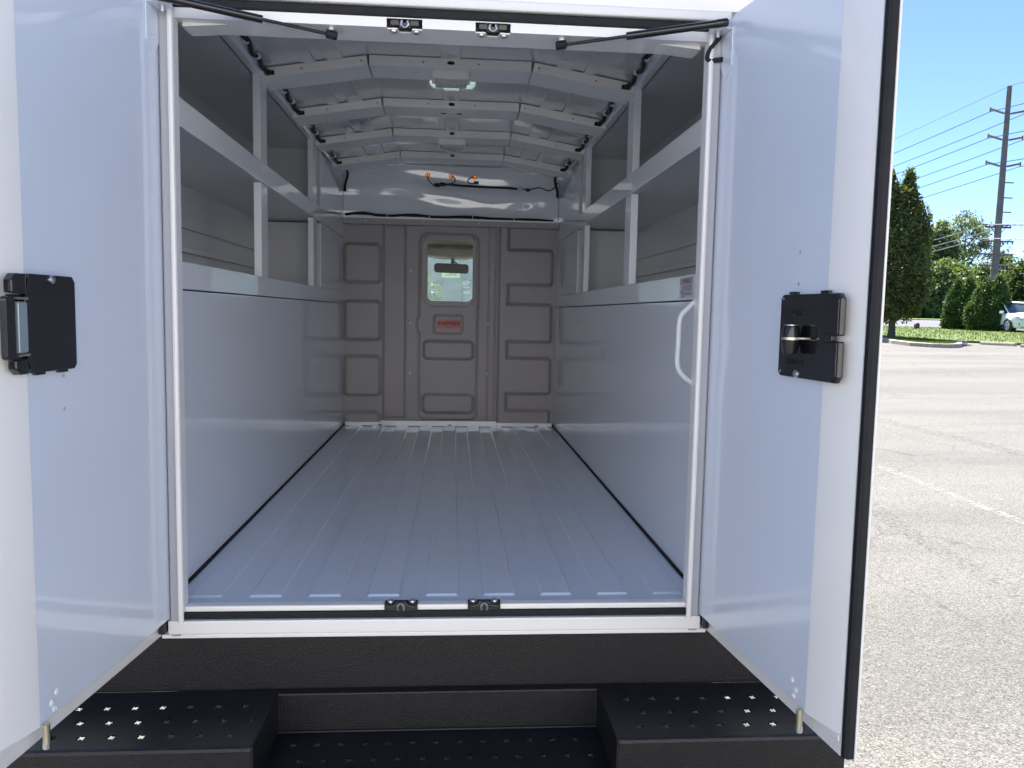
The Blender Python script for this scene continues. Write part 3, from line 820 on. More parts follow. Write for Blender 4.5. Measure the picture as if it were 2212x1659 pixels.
# front skin of the body behind the headboard, with holes for the clearance lights
def body_front(a, b, c): return Vector((a, c, b))
B().plate([(-1.029, -0.25), (-0.70, -0.25), (-0.70, 1.32), (0.70, 1.32), (0.70, -0.25), (1.029, -0.25), (1.029, 1.562), (0.69, 1.578), (0.30, 1.642), (-0.30, 1.642), (-0.69, 1.578), (-1.029, 1.562)],
          [], 3.275, 3.299, body_front).done('front_skin', PAINT, VAN)
for k, (x, z) in enumerate(HB_HOLES):
    am = B().lathe([(0.0105, 0), (0.0105, 0.004), (0.008, 0.0055)], (x, 3.146, z), (0, -1, 0), 14).done('clearance_light', AMBER, VAN, smooth=True)
    B().lathe([(0.0145, 0), (0.0145, 0.0035), (0.0108, 0.0045)], (x, 3.1475, z), (0, -1, 0), 14).done('grommet', RUBBER, am, smooth=True)
    B().lathe([(0.004, 0), (0.004, 0.001)], (x, 3.1402, z), (0, -1, 0), 8).done('terminal', WIRE, am)
hz = 1.508
main = smooth_path([(-0.085, 3.135, 1.515), (-0.03, 3.13, 1.522), (0.06, 3.132, 1.517), (0.2, 3.133, 1.513), (0.33, 3.133, 1.512), (0.41, 3.135, 1.508)], 5)
har = B().tube(main, 0.0075, 7).done('light_harness', WIRE, VAN, smooth=True)
B().tube(smooth_path([(-0.154, 3.139, 1.574), (-0.15, 3.13, 1.55), (-0.125, 3.13, 1.52), (-0.105, 3.13, 1.512)], 5), 0.0032, 6).done('lead', WIRE, har, smooth=True)
B().tube(smooth_path([(-0.007, 3.139, 1.573), (0.012, 3.125, 1.565), (0.018, 3.125, 1.545), (0.0, 3.125, 1.53), (-0.03, 3.128, 1.522)], 5), 0.0032, 6).done('lead', WIRE, har, smooth=True)
B().tube(smooth_path([(0.138, 3.139, 1.573), (0.115, 3.125, 1.568), (0.098, 3.125, 1.552), (0.1, 3.125, 1.535), (0.14, 3.126, 1.533), (0.165, 3.128, 1.54)], 5), 0.0032, 6).done('lead', WIRE, har, smooth=True)
B().box(-0.112, -0.075, 3.12, 3.135, 1.503, 1.526).done('plug', BLACKM, har, bevel=0.004)
B().box(-0.08, -0.045, 3.12, 3.135, 1.51, 1.532).done('plug', BLACKM, har, bevel=0.004)
B().box(0.135, 0.165, 3.12, 3.135, 1.53, 1.546).done('plug', BLACKM, har, bevel=0.004)
B().box(0.415, 0.44, 3.128, 3.138, 1.493, 1.527).done('paper_tag', WHITELABEL, har)
B().box(0.462, 0.488, 3.12, 3.135, 1.492, 1.512).done('plug', BLACKM, har, bevel=0.003)
B().tube(smooth_path([(0.44, 3.135, 1.51), (0.475, 3.13, 1.503), (0.54, 3.13, 1.518), (0.575, 3.13, 1.512), (0.6, 3.13, 1.502), (0.635, 3.12, 1.512), (0.655, 3.09, 1.545)], 5), 0.004, 6).done('lead', WIRE, har, smooth=True)
# grab wire loop on the last bay of the roof
B().tube(smooth_path([(0.09, 3.0, 1.636), (0.1, 2.99, 1.626), (0.15, 2.985, 1.622), (0.2, 2.99, 1.628), (0.215, 3.0, 1.637)], 4), 0.003, 6).done('wire_loop', WIRE, VAN, smooth=True)
B().box(-0.68, 0.68, 3.1315, 3.29, -0.06, 0.0105).done('base_light_stop', CHASSIS, VAN)  # unseen plate added to block light leaking under the bulkhead
# kick strip at the foot of the bulkhead
B().box(-0.66, -0.44, 3.118, 3.1295, 0.0, 0.022).done('kick_strip', PAINT_IN, VAN)
B().box(-0.438, 0.30, 3.112, 3.1295, 0.0, 0.032).done('kick_strip', PAINT_IN, VAN)
B().box(0.302, 0.66, 3.118, 3.1295, 0.0, 0.022).done('kick_strip', PAINT_IN, VAN)
for x in (-0.45, -0.01, 0.55):
    B().box(x, x + 0.022, 3.108, 3.1115 if abs(x) < 0.1 or x == -0.45 else 3.1175, 0.004, 0.009).done('kick_slot', HOLE, VAN)

# ---- sill, header and seals of the rear opening
B().box(-0.6115, 0.6115, 0.0, 0.0295, 0.0, 0.014).done('sill_lip', PAINT, VAN, bevel=0.004)
B().box(-0.6115, 0.6115, -0.004, 0.02, -0.017, -0.0005).done('sill_seal', RUBBER, VAN, bevel=0.004)
sl = B().box(-0.645, 0.645, -0.0125, 0.028, -0.050, -0.0175).done('rear_sill', PAINT, VAN, bevel=0.003)
B().box(-0.66, 0.66, -0.010, 0.02, -0.0605, -0.0505).done('sill_flange', PAINT, sl, bevel=0.002)
# header: face with two striker notches
NT = ((-0.098, 1), (0.104, 1))
def notch(x0): return [(x0 + 0.0405, 1.3685), (x0 + 0.0405, 1.3885), (x0 - 0.0405, 1.3885), (x0 - 0.0405, 1.3685)]
out = [(-0.6115, 1.3685)]
for x0, _ in NT:
    out += [(x0 - 0.0405, 1.3685), (x0 - 0.0405, 1.3885), (x0 + 0.0405, 1.3885), (x0 + 0.0405, 1.3685)]
out += [(0.6115, 1.3685), (0.6115, 1.3905), (-0.6115, 1.3905)]
hd = B().plate(out, [], 0.0, 0.004, X3).done('rear_header', PAINT, VAN)
def hnotch(x0):
    return [(x0 - 0.0405, 0.0041), (x0 - 0.0405, 0.012), (x0 - 0.017, 0.012), (x0 - 0.012, 0.034), (x0 + 0.012, 0.034), (x0 + 0.017, 0.012), (x0 + 0.0405, 0.012), (x0 + 0.0405, 0.0041)]
out = [(-0.6115, 0.0041)]
for x0, _ in NT: out += hnotch(x0)
out += [(0.6115, 0.0041), (0.6115, 0.10), (-0.6115, 0.10)]
B().plate(out, [], 1.3685, 1.3715, ZP).done('header_soffit', PAINT, hd)
B().box(-0.6115, 0.6115, 0.0965, 0.0998, 1.3717, 1.64).done('header_back', PAINT_IN, hd)
B().box(-0.645, 0.645, -0.006, 0.02, 1.391, 1.4115).done('header_seal', RUBBER, VAN, bevel=0.004)
hb2 = B().box(-0.66, 0.66, -0.016, 0.03, 1.412, 1.4345).done('header_gutter', PAINT, VAN, bevel=0.005)
cap = [(-0.010, 1.4350), (-0.014, 1.47), (-0.006, 1.52), (0.012, 1.57), (0.05, 1.615), (0.11, 1.65), (0.11, 1.6425), (0.0445, 1.435)]
B().prism(cap, -1.03, 1.03, lambda a, b_, c: Vector((c, a, b_))).done('roof_cap', PAINT, VAN, smooth=True)

def striker(x0, top):
    zc = 1.3765 if top else 0.0
    sg = 1 if top else -1
    g = lambda a, b_, c: Vector((x0 + a, b_, zc + sg*c))
    st = B().box(-0.033, 0.033, 0.013, 0.018, -0.004, 0.012, f=g).box(-0.033, -0.012, 0.004, 0.013, -0.002, 0.011, f=g).box(0.012, 0.033, 0.004, 0.013, -0.002, 0.011, f=g).done('striker', BLACKM, VAN, bevel=0.0015)
    B().tube(smooth_path([g(-0.007, 0.006, 0.010), g(-0.007, 0.006, 0.001), g(0, 0.006, -0.004), g(0.007, 0.006, 0.001), g(0.007, 0.006, 0.010)], 4), 0.0028, 6).done('striker_loop', STEEL, st, smooth=True)
    for x in (-0.026, 0.026):
        c = g(x, 0.022, -0.0085 if top else -0.0145)
        B().lathe([(0.0085, 0), (0.008, 0.003), (0.004, 0.006)], c, (0, 0, -1 if top else 1), 12).done('bolt', STEEL, st, smooth=True)
    if not top:
        B().box(-0.0405, 0.0405, 0.0, 0.0035, -0.002, 0.0135, f=lambda a, b_, c: Vector((x0 + a, b_ - 0.004, 0.0 + c - 0.0))).done('pocket', BLACKM, st)
    return st
for x0, _ in NT: striker(x0, True)
def low_striker(x0):
    g = lambda a, b_, c: Vector((x0 + a, b_, c))
    st = B().box(-0.040, 0.040, -0.0035, -0.0008, 0.0, 0.0165, f=g).box(-0.040, 0.040, -0.0008, 0.026, 0.0145, 0.0165, f=g).done('striker', BLACKM, VAN)
    B().plate([(-0.034, 0.002), (0.034, 0.002), (0.034, 0.013), (0.016, 0.016), (0.010, 0.026), (-0.010, 0.026), (-0.016, 0.016), (-0.034, 0.013)], [], -0.010, -0.004, lambda u, v, w: Vector((x0 + u, w, v))).done('striker_body', BLACKM, st, bevel=0.0015)
    B().tube(smooth_path([g(-0.007, -0.012, 0.004), g(-0.007, -0.013, 0.014), g(0, -0.013, 0.021), g(0.007, -0.013, 0.014), g(0.007, -0.012, 0.004)], 4), 0.0028, 6).done('striker_loop', STEEL, st, smooth=True)
    for x in (-0.026, 0.026):
        B().lathe([(0.0085, 0), (0.008, 0.003), (0.004, 0.006)], g(x, 0.016, 0.0166), (0, 0, 1), 12).done('bolt', STEEL, st, smooth=True)
for x0 in (-0.097, 0.105): low_striker(x0)

# grab handle on the right jamb
hp = smooth_path([(0.622, 0.036, 0.80), (0.620, 0.036, 0.772), (0.60, 0.036, 0.750), (0.578, 0.036, 0.722), (0.5755, 0.036, 0.66), (0.5755, 0.036, 0.605), (0.59, 0.036, 0.580), (0.614, 0.036, 0.561), (0.6195, 0.036, 0.545), (0.620, 0.036, 0.505)], 5)
B().tube(hp, 0.0066, 10).done('grab_handle', HANDLEP, VAN, smooth=True)

# warning label on the right shelf lip
lf = lambda a, b_, c: Vector((c, a, b_))
wl = B().plate([(0.24, 0.778), (0.365, 0.778), (0.365, 0.836), (0.24, 0.836)], [], W - 0.0045, W - 0.0036, lf).done('warning_label', WHITELABEL, VAN)
B().plate([(0.243, 0.816), (0.362, 0.816), (0.362, 0.834), (0.243, 0.834)], [], W - 0.0052, W - 0.0046, lf).done('red_band', PINKLABEL, wl)
MX = Matrix(((0, 0, -1, 0), (-1, 0, 0, 0), (0, 1, 0, 0), (0, 0, 0, 1)))
text_mesh('warning_word', 'WARNING', 0.015, INK, wl, Matrix.Translation((W - 0.0053, 0.302, 0.825)) @ MX, 0.0001)
b = B()
for i, (y0, y1) in enumerate(((0.255, 0.345), (0.25, 0.345), (0.25, 0.345), (0.25, 0.345), (0.33, 0.36), (0.255, 0.345), (0.25, 0.345), (0.315, 0.345))):
    z = 0.8125 - i*0.0043
    b.box(W - 0.0050, W - 0.0046, y0, y1, z - 0.0009, z + 0.0009)
b.box(W - 0.0050, W - 0.0046, 0.243, 0.362, 0.7935, 0.7942)
b.done('print_lines', INK, wl)

# ---- rear doors
HX, DE = 0.642, math.atan(0.108)
def door(s):
    ce, se = math.cos(DE), math.sin(DE)
    def D(a, t, z): return Vector((s*(HX + a*se - t*ce), -a*ce - t*se, z))       # a along the door, t towards the cargo side
    DZ = lambda a, z, t: D(a, t, z)
    skin = B().box(0.0, 0.592, -0.042, -0.0375, -0.060, 1.432, f=D).done('rear_door', PAINT, VAN, bevel=0.002)
    skin['label'] = 'right rear door with lock knob box' if s > 0 else 'left rear door with steel latch handle'
    holes = [ngon(0.389, z, 0.0038, 8) for z in ((0.852, 0.792) if s > 0 else (0.597, 0.536))]
    holes += [slot(a, z, 0.0035, 0.016) if False else [(a, z), (a + 0.0016, z), (a + 0.0016, z + 0.017), (a, z + 0.017)] for a, z in ((0.02, 0.012), (0.008, 0.0), (0.030, -0.006))]
    B().plate([(0.002, -0.013), (0.489, -0.013), (0.489, 1.405), (0.002, 1.405)], holes, -0.004, 0.0, DZ).done('inner_panel', DOORP, skin, bevel=0.0)
    B().box(0.004, 0.487, -0.0372, -0.0045, -0.0125, 1.4045, f=D).done('core', HOLE, skin)
    # bevelled strip along the free edge
    prism_poly = [(0.4895, 0.0), (0.500, -0.001), (0.560, -0.0155), (0.574, -0.0205), (0.574, -0.0372), (0.4895, -0.0372)]
    B().prism(prism_poly, -0.016, 1.402, D).done('edge_strip', PAINT, skin, smooth=True, angle=20)
    B().prism([(0.5745, -0.0375), (0.5745, -0.0235), (0.578, -0.0195), (0.586, -0.0205), (0.590, -0.026), (0.590, -0.0375)], -0.054, 1.426, D).done('edge_seal', RUBBER, skin, smooth=True)
    # hems along bottom and top
    B().box(0.004, 0.573, -0.0374, -0.021, -0.057, -0.0165, f=D).box(0.004, 0.573, -0.0209, -0.016, -0.030, -0.0165, f=D).done('bottom_hem', PAINT, skin, bevel=0.002)
    B().box(0.004, 0.573, -0.0374, -0.021, 1.4055, 1.429, f=D).done('top_hem', PAINT, skin, bevel=0.003)
    # hinge pin block and drop rod
    B().box(0.002, 0.026, -0.019, -0.004, -0.045, -0.0135, f=D).done('hinge_block', BLACKM, skin, bevel=0.003)
    B().tube([D(0.486, 0.0085, -0.012), D(0.486, 0.0085, -0.046)], 0.0062, 10).done('drop_rod', BRASSY, skin, smooth=True)
    B().lathe([(0.0070, 0), (0.0070, 0.010), (0.005, 0.012)], D(0.486, 0.0085, -0.046), (0, 0, -1), 10).done('rod_tip', STEEL, skin, smooth=True)
    for a, z in ((0.440, 0.024), (0.455, 0.010), (0.448, -0.004)):
        B().lathe([(0.0062, 0), (0.0058, 0.0018), (0.0025, 0.0026), (0.002, 0.001)], D(a, 0.0, z), D(0, 1, 0) - D(0, 0, 0), 12).done('rivet', PAINT, skin, smooth=True)
    # strut bracket at the top of the hinge edge
    B().plate([(0.004, 1.31), (0.030, 1.275), (0.062, 1.300), (0.062, 1.385), (0.004, 1.385)], [ngon(0.025, 1.32, 0.003, 8), ngon(0.045, 1.35, 0.003, 8)], 0.0003, 0.0035, DZ).done('strut_bracket', DOORP, skin, bevel=0.001)
    B().plate([(0.012, 0.0036), (0.062, 0.0036), (0.062, 0.030), (0.045, 0.046), (0.025, 0.046), (0.012, 0.030)], [ngon(0.022, 0.018, 0.003, 8)], 1.3785, 1.3815, D).done('bracket_tab', DOORP, skin, bevel=0.001)
    B().lathe([(0.007, 0), (0.007, 0.006), (0.004, 0.0065), (0.004, 0.014)], D(0.040, 0.028, 1.3786), (0, 0, -1), 6).done('bracket_bolt', STEEL, skin)
    # latch box
    DL = lambda a, t, z: D(a + 0.027, t*0.62, z)
    DZL = lambda a, z, t: DL(a, t, z)
    BW = lambda poly, t0, t1, name, m, **k: B().plate(poly, [], t0, t1, DZL).done(name, m, skin, **k)
    if s > 0:
        BW([(0.330, 0.613), (0.515, 0.613), (0.523, 0.625), (0.523, 0.687), (0.500, 0.687), (0.500, 0.697), (0.523, 0.697), (0.523, 0.762), (0.513, 0.772), (0.330, 0.772), (0.322, 0.764), (0.322, 0.621)], 0.0005, 0.020, 'latch_box', BLACKM, bevel=0.0025)
        BW([(0.478, 0.615), (0.513, 0.615), (0.521, 0.626), (0.521, 0.685), (0.478, 0.685)], 0.0202, 0.0245, 'latch_flap', BLACKM, bevel=0.002)
        BW([(0.478, 0.699), (0.521, 0.699), (0.521, 0.761), (0.512, 0.770), (0.478, 0.770)], 0.0202, 0.0245, 'latch_flap', BLACKM, bevel=0.002)
        for a in (0.345, 0.452):
            BW([(a, 0.7725), (a + 0.026, 0.7725), (a + 0.026, 0.777), (a, 0.777)], 0.002, 0.012, 'latch_tab', BLACKM)
        kc = DL(0.398, 0.050, 0)
        B().lathe([(0.0125, 0.660), (0.0155, 0.672), (0.0165, 0.6855)], kc, (0, 0, 1), 20).done('lock_knob', BLACKM, skin, smooth=True)
        B().lathe([(0.0165, 0.6905), (0.0150, 0.704), (0.0128, 0.7125)], kc, (0, 0, 1), 20).done('lock_knob', BLACKM, skin, smooth=True)
        B().lathe([(0.0168, 0.6857), (0.0168, 0.6903)], kc, (0, 0, 1), 20).done('knob_ring', BRASSY, skin, smooth=True)
        B().lathe([(0.0128, 0.7127), (0.0128, 0.714)], kc, (0, 0, 1), 20).done('knob_ring', BRASSY, skin, smooth=True)
        BW([(0.412, 0.687), (0.445, 0.688), (0.445, 0.691), (0.412, 0.6905)], 0.0302, 0.036, 'knob_lever', STEEL)
        B().lathe([(0.0075, 0), (0.007, 0.003), (0.003, 0.005)], DL(0.392, 0.0202, 0.621), D(0, 1, 0) - D(0, 0, 0), 12).done('screw', STEEL, skin, smooth=True)
        for z in (0.622, 0.764):
            B().lathe([(0.003, 0), (0.003, 0.001)], DL(0.333, 0.0202, z), D(0, 1, 0) - D(0, 0, 0), 8).done('screw', STEEL, skin)
        # raised words above and below the knob
        ex = D(1, 0, 0) - D(0, 0, 0); en = D(0, 1, 0) - D(0, 0, 0)
        for word, z in (('LOCK', 0.735), ('UNLOCK', 0.643)):
            p = DL(0.385, 0.0203, z)
            M = Matrix(((ex.x, 0, en.x, p.x), (ex.y, 0, en.y, p.y), (ex.z, 1, en.z, p.z), (0, 0, 0, 1)))
            text_mesh('raised_word', word, 0.014, BLACKM, skin, M, 0.0008)
    else:
        BW([(0.348, 0.609), (0.470, 0.609), (0.480, 0.64), (0.480, 0.735), (0.470, 0.776), (0.348, 0.776), (0.340, 0.766), (0.340, 0.617)], 0.0005, 0.022, 'latch_box', BLACKM, bevel=0.0025)
        BW([(0.4805, 0.741), (0.516, 0.743), (0.516, 0.764), (0.506, 0.775), (0.4805, 0.775)], 0.0005, 0.026, 'latch_box', BLACKM, bevel=0.0025)
        BW([(0.4805, 0.609), (0.500, 0.609), (0.512, 0.619), (0.512, 0.634), (0.4805, 0.636)], 0.0005, 0.026, 'latch_box', BLACKM, bevel=0.0025)
        BW([(0.4805, 0.6365), (0.511, 0.6365), (0.511, 0.7405), (0.4805, 0.7405)], 0.0005, 0.010, 'latch_recess', RUBBER)
        BW([(0.484, 0.645), (0.507, 0.644), (0.507, 0.729), (0.484, 0.729)], 0.0102, 0.030, 'latch_handle', SATIN, bevel=0.003)
        BW([(0.4815, 0.640), (0.5095, 0.639), (0.5095, 0.6425), (0.4815, 0.6435)], 0.0102, 0.031, 'latch_arm', BRASSY)
        BW([(0.4815, 0.7325), (0.5095, 0.7325), (0.5095, 0.736), (0.4815, 0.736)], 0.0102, 0.031, 'latch_arm', BRASSY)
        BW(rounded(0.513, 0.534, 0.634, 0.738, 0.008), 0.010, 0.028, 'latch_grip', BLACKM, bevel=0.003)
        for a in (0.36, 0.425):
            BW([(a, 0.6045), (a + 0.026, 0.6045), (a + 0.026, 0.6085), (a, 0.6085)], 0.002, 0.012, 'latch_tab', BLACKM)
        B().lathe([(0.0075, 0), (0.007, 0.003), (0.003, 0.005)], DL(0.410, 0.0222, 0.768), D(0, 1, 0) - D(0, 0, 0), 12).done('screw', STEEL, skin, smooth=True)
    # gas strut: black cylinder on the door, thin rod to the header
    p0, p2 = Vector((s*0.612, -0.062, 1.388)), Vector((s*0.266, 0.022, 1.3535))
    p1 = p0 + (p2 - p0)*0.58
    st = B().tube([p0, p0 + (p1-p0)*0.985, p1], [0.0088, 0.0088, 0.0082], 14).done('gas_strut', BLACKM, VAN, smooth=True)
    B().tube([p1, p2], 0.0038, 10).done('strut_rod', SATIN if False else BLACKM, st, smooth=True)
    d = (p2 - p1).normalized()
    B().tube([p2 - d*0.012, p2 - d*0.010, p2 + d*0.012, p2 + d*0.014], [0.007, 0.010, 0.010, 0.007], 12).done('ball_end', RUBBER, st, smooth=True)
    B().lathe([(0.0062, 0), (0.0062, 0.006)], p2 + Vector((0, 0, 0.0095)), (0, 0, 1), 10).done('ball_stud', PAINT, st)
    B().tube([p0 - (p1-p0).normalized()*0.022, p0 - (p1-p0).normalized()*0.018, p0 + (p1-p0).normalized()*0.004], [0.007, 0.0098, 0.0098], 12).done('ball_end', BLACKM, st, smooth=True)
    return skin
door(1); door(-1)
# rubber check strap by the right jamb
B().tube(smooth_path([(0.632, -0.020, 1.375), (0.612, -0.016, 1.350), (0.604, -0.014, 1.328), (0.612, -0.014, 1.322), (0.640, -0.016, 1.325)], 4), 0.0055, 7).done('check_strap', RUBBER, VAN, smooth=True)

# ---- step bumper
bp = B().box(-0.9, 0.9, 0.0015, 0.006, -0.197, -0.061).done('rear_bumper', LINER, VAN, bevel=0.001)
bp['label'] = 'black textured step bumper with star holes'
ZS = -0.193
for s in (-1, 1):
    hs = []
    for r, (y, off) in enumerate(((-0.082, 0.0), (-0.146, 0.031 if s < 0 else 0.025), (-0.207, 0.0))):
        for k in range(9):
            x = 0.449 + k*0.0618 - off*(1 if s < 0 else -1)
            if 0.40 < x < 0.88: hs.append(star(s*x, y, 0.0125, 0.0065, 6, random.uniform(-0.1, 0.1)))
    pl = B().plate([(s*0.392, -0.006), (s*0.392, -0.252), (s*0.90, -0.252), (s*0.90, -0.006)], hs, ZS - 0.003, ZS, ZP).done('step_plate', STEPM, bp)
    # rolled front edge and front face, side cheeks
    B().tube([(s*0.392, -0.252, ZS - 0.009), (s*0.90, -0.252, ZS - 0.009)], 0.009, 8).done('rolled_edge', LINER, bp, smooth=True)
    B().box(s*0.392, s*0.90, -0.2605, -0.2575, ZS - 0.20, ZS - 0.010).done('front_face', LINER, bp)
    B().box(s*0.388, s*0.3915, -0.2575, -0.004, ZS - 0.20, ZS - 0.0005).done('cheek', LINER, bp)
    B().box(s*0.9005, s*0.904, -0.2575, -0.004, ZS - 0.20, ZS - 0.0005).done('cheek', LINER, bp)
ms_ = B().box(-0.3875, 0.3875, -0.022, 0.001, ZS - 0.004, ZS - 0.0005).done('step_ledge', LINER, bp)
B().tube([(-0.3875, -0.022, ZS - 0.005), (0.3875, -0.022, ZS - 0.005)], 0.0045, 8).done('rolled_edge', LINER, bp, smooth=True)
B().box(-0.3875, 0.3875, -0.026, -0.0225, -0.2895, ZS - 0.0055).done('riser', LINER, bp)
hs = []
for y, off in ((-0.083, 0.0), (-0.150, 0.026), (-0.217, 0.0)):
    for k in range(14):
        x = -0.396 + k*0.0555 + off
        if -0.37 < x < 0.37: hs.append(star(x, y, 0.0115, 0.006, 6, random.uniform(-0.1, 0.1)))
B().plate([(-0.3875, -0.0265), (-0.3875, -0.2575), (0.3875, -0.2575), (0.3875, -0.0265)], hs, -0.2935, -0.290, ZP).done('step_tread', STEPM, bp)
B().tube([(-0.3875, -0.030, -0.2885), (0.3875, -0.030, -0.2885)], 0.003, 6).done('tread_edge', LINER, bp, smooth=True)
B().box(-0.3875, 0.3875, -0.2605, -0.258, -0.40, -0.2905).done('front_face', LINER, bp)

# ---- chassis, wheels and cab
for s in (-1, 1):
    B().box(0.40, 0.47, 0.05, 5.6, -0.30, -0.14, f=mir(s)).done('chassis_rail', CHASSIS, VAN)
B().box(-0.999, 0.999, 0.04, 3.27, -0.075, -0.0615).done('underbody', CHASSIS, VAN)
B().tube([(-0.85, 2.0, GZ + 0.335), (0.85, 2.0, GZ + 0.335)], 0.06, 10).done('axle', CHASSIS, VAN, smooth=True)
def wheel(x, y, r=0.38, w=0.22, s=1):
    t = B().lathe([(r*0.62, -w/2), (r*0.9, -w/2), (r, -w*0.36), (r, w*0.36), (r*0.9, w/2), (r*0.62, w/2)], (x, y, GZ + r), (s, 0, 0), 32).done('wheel', TYRE, VAN, smooth=True)
    B().lathe([(r*0.61, w*0.44), (r*0.55, w*0.30), (r*0.25, w*0.25), (r*0.2, w*0.45), (0.02, w*0.47)], (x, y, GZ + r), (s, 0, 0), 24).done('rim', RIM, t, smooth=True)
for s in (-1, 1):
    wheel(s*0.88, 2.0, 0.335, s=s); wheel(s*0.62, 2.0, 0.335, s=s); wheel(s*0.86, 5.35, 0.335, s=s)
# cab
B().prism([(3.19, 1.315), (4.30, 1.30), (4.45, 1.24), (4.45, 1.21), (4.28, 1.265), (3.19, 1.265)], -0.90, 0.90, lambda a, b_, c: Vector((c, a, b_))).done('cab_roof', PAINT, VAN)
hl = [(-0.62, 1.205), (-0.30, 1.155), (-0.18, 1.15), (-0.10, 1.138), (0.10, 1.136), (0.18, 1.15), (0.30, 1.155), (0.62, 1.205)]
B().prism(hl + [(0.62, 1.26), (-0.62, 1.26)], 4.05, 4.33, lambda a, b_, c: Vector((a, c, b_))).done('headliner', HEADLINER, VAN, bevel=0.01)
B().box(-0.85, 0.85, 3.33, 4.04, 1.225, 1.262).done('headliner', HEADLINER, VAN)
for s in (-1, 1):
    B().box(0.84, 0.92, 3.30, 5.0, -0.45, 0.58, f=mir(s)).done('cab_door', PAINT, VAN, bevel=0.01)
    B().prism([(4.95, 0.585), (5.03, 0.585), (4.46, 1.235), (4.38, 1.235)], 0.82, 0.89, lambda a, b_, c, s=s: Vector((s*c, a, b_))).done('windshield_pillar', PAINT, VAN)
    B().box(0.83, 0.90, 3.31, 3.42, 0.585, 1.262, f=mir(s)).done('cab_pillar', PAINT, VAN)
B().prism([(5.005, 0.59), (5.011, 0.593), (4.452, 1.225), (4.446, 1.222)], -0.815, 0.815, lambda a, b_, c: Vector((c, a, b_))).done('windshield', WINDSHIELD, VAN)
B().prism([(5.02, 0.58), (5.5, 0.52), (6.1, 0.36), (6.2, 0.2), (6.2, -0.4), (5.02, -0.4)], -0.82, 0.82, lambda a, b_, c: Vector((c, a, b_))).done('hood', PAINT, VAN, bevel=0.02)
B().prism([(4.55, 0.45), (4.6, 0.56), (4.99, 0.575), (4.99, 0.1), (4.55, 0.1)], -0.81, 0.81, lambda a, b_, c: Vector((c, a, b_))).done('dashboard', DASH, VAN, bevel=0.02)
B().box(-0.83, 0.83, 3.3, 5.0, -0.46, -0.42).done('cab_floor', CHASSIS, VAN)
rm = B().plate(rounded(-0.133, 0.126, 1.022, 1.092, 0.022), [], 4.10, 4.13, lambda a, b_, c: Vector((a, c, b_ - 0.02*a))).done('rear_view_mirror', MIRRORBK, VAN, bevel=0.008)
B().tube(smooth_path([(0.0, 4.13, 1.08), (0.005, 4.2, 1.11), (0.0, 4.30, 1.15)], 4), 0.012, 8).done('mirror_arm', RUBBER, rm, smooth=True)
B().tube(smooth_path([(0.045, 4.115, 1.09), (0.02, 4.115, 1.105), (0.005, 4.12, 1.14), (0.002, 4.12, 1.15)], 4), 0.0065, 6).done('mirror_cable', WIRE, rm, smooth=True)
SK = mat('paper sticker', (0.74, 0.80, 0.70), 0.6)
SKI = mat('faint sticker print', (0.52, 0.50, 0.36), 0.7)
stk = B().box(-0.084, 0.066, 4.535, 4.537, 1.006, 1.052).done('windshield_sticker', translucent('paper sticker back', (0.80, 0.86, 0.76), 0.5), VAN)
text_mesh('sticker_number', '6963', 0.044, SKI, stk, Matrix.Translation((-0.008, 4.5335, 1.033)) @ Matrix(((-1, 0, 0, 0), (0, 0, 1, 0), (0, 1, 0, 0), (0, 0, 0, 1))), 0.0003)

#@OUT
# ------------------------------------------------------------------ trees and shrubs
def leaves(centers, spread, per, size, up=0.3, aniso=(1, 1, 1)):
    n = len(centers)
    c = np.repeat(np.asarray(centers), per, axis=0)
    sp = np.repeat(np.broadcast_to(np.asarray(spread), (n,)), per)
    p = c + rng.normal(size=c.shape)*sp[:, None]*np.array(aniso)
    N = len(p)
    nr = rng.normal(size=(N, 3)); nr[:, 2] += up; nr /= np.linalg.norm(nr, axis=1)[:, None]
    t = np.cross(nr, rng.normal(size=(N, 3))); t /= np.linalg.norm(t, axis=1)[:, None] + 1e-9
    b = np.cross(nr, t)
    s = size*rng.uniform(0.6, 1.3, size=(N, 1))
    V = np.stack([p - t*s, p + b*s*0.55, p + t*s, p - b*s*0.55], 1).reshape(-1, 3)
    F = np.arange(4*N).reshape(N, 4)
    return V, F
def crown_points(base, h0, h1, prof, n, inner=0.35, lump=0.22, seed=0, lean=(0, 0)):
    r = np.random.default_rng(seed)
    hh = r.uniform(0, 1, n*3)
    R_ = np.array([prof(h) for h in hh])
    keep = r.uniform(0, R_.max(), n*3) < R_
    hh, R_ = hh[keep][:n], R_[keep][:n]
    th = r.uniform(0, 2*np.pi, len(hh))
    k1, k2 = r.uniform(0, 6.28, 2)
    l = 1 + lump*(np.sin(th*3 + k1 + hh*9)*0.6 + np.sin(th*5 + k2 - hh*17)*0.4)
    rad = R_*l*(inner + (1 - inner)*np.sqrt(r.uniform(0, 1, len(hh))))
    return np.stack([base.x + rad*np.cos(th) + lean[0]*hh, base.y + rad*np.sin(th) + lean[1]*hh, base.z + h0 + (h1 - h0)*hh], 1)

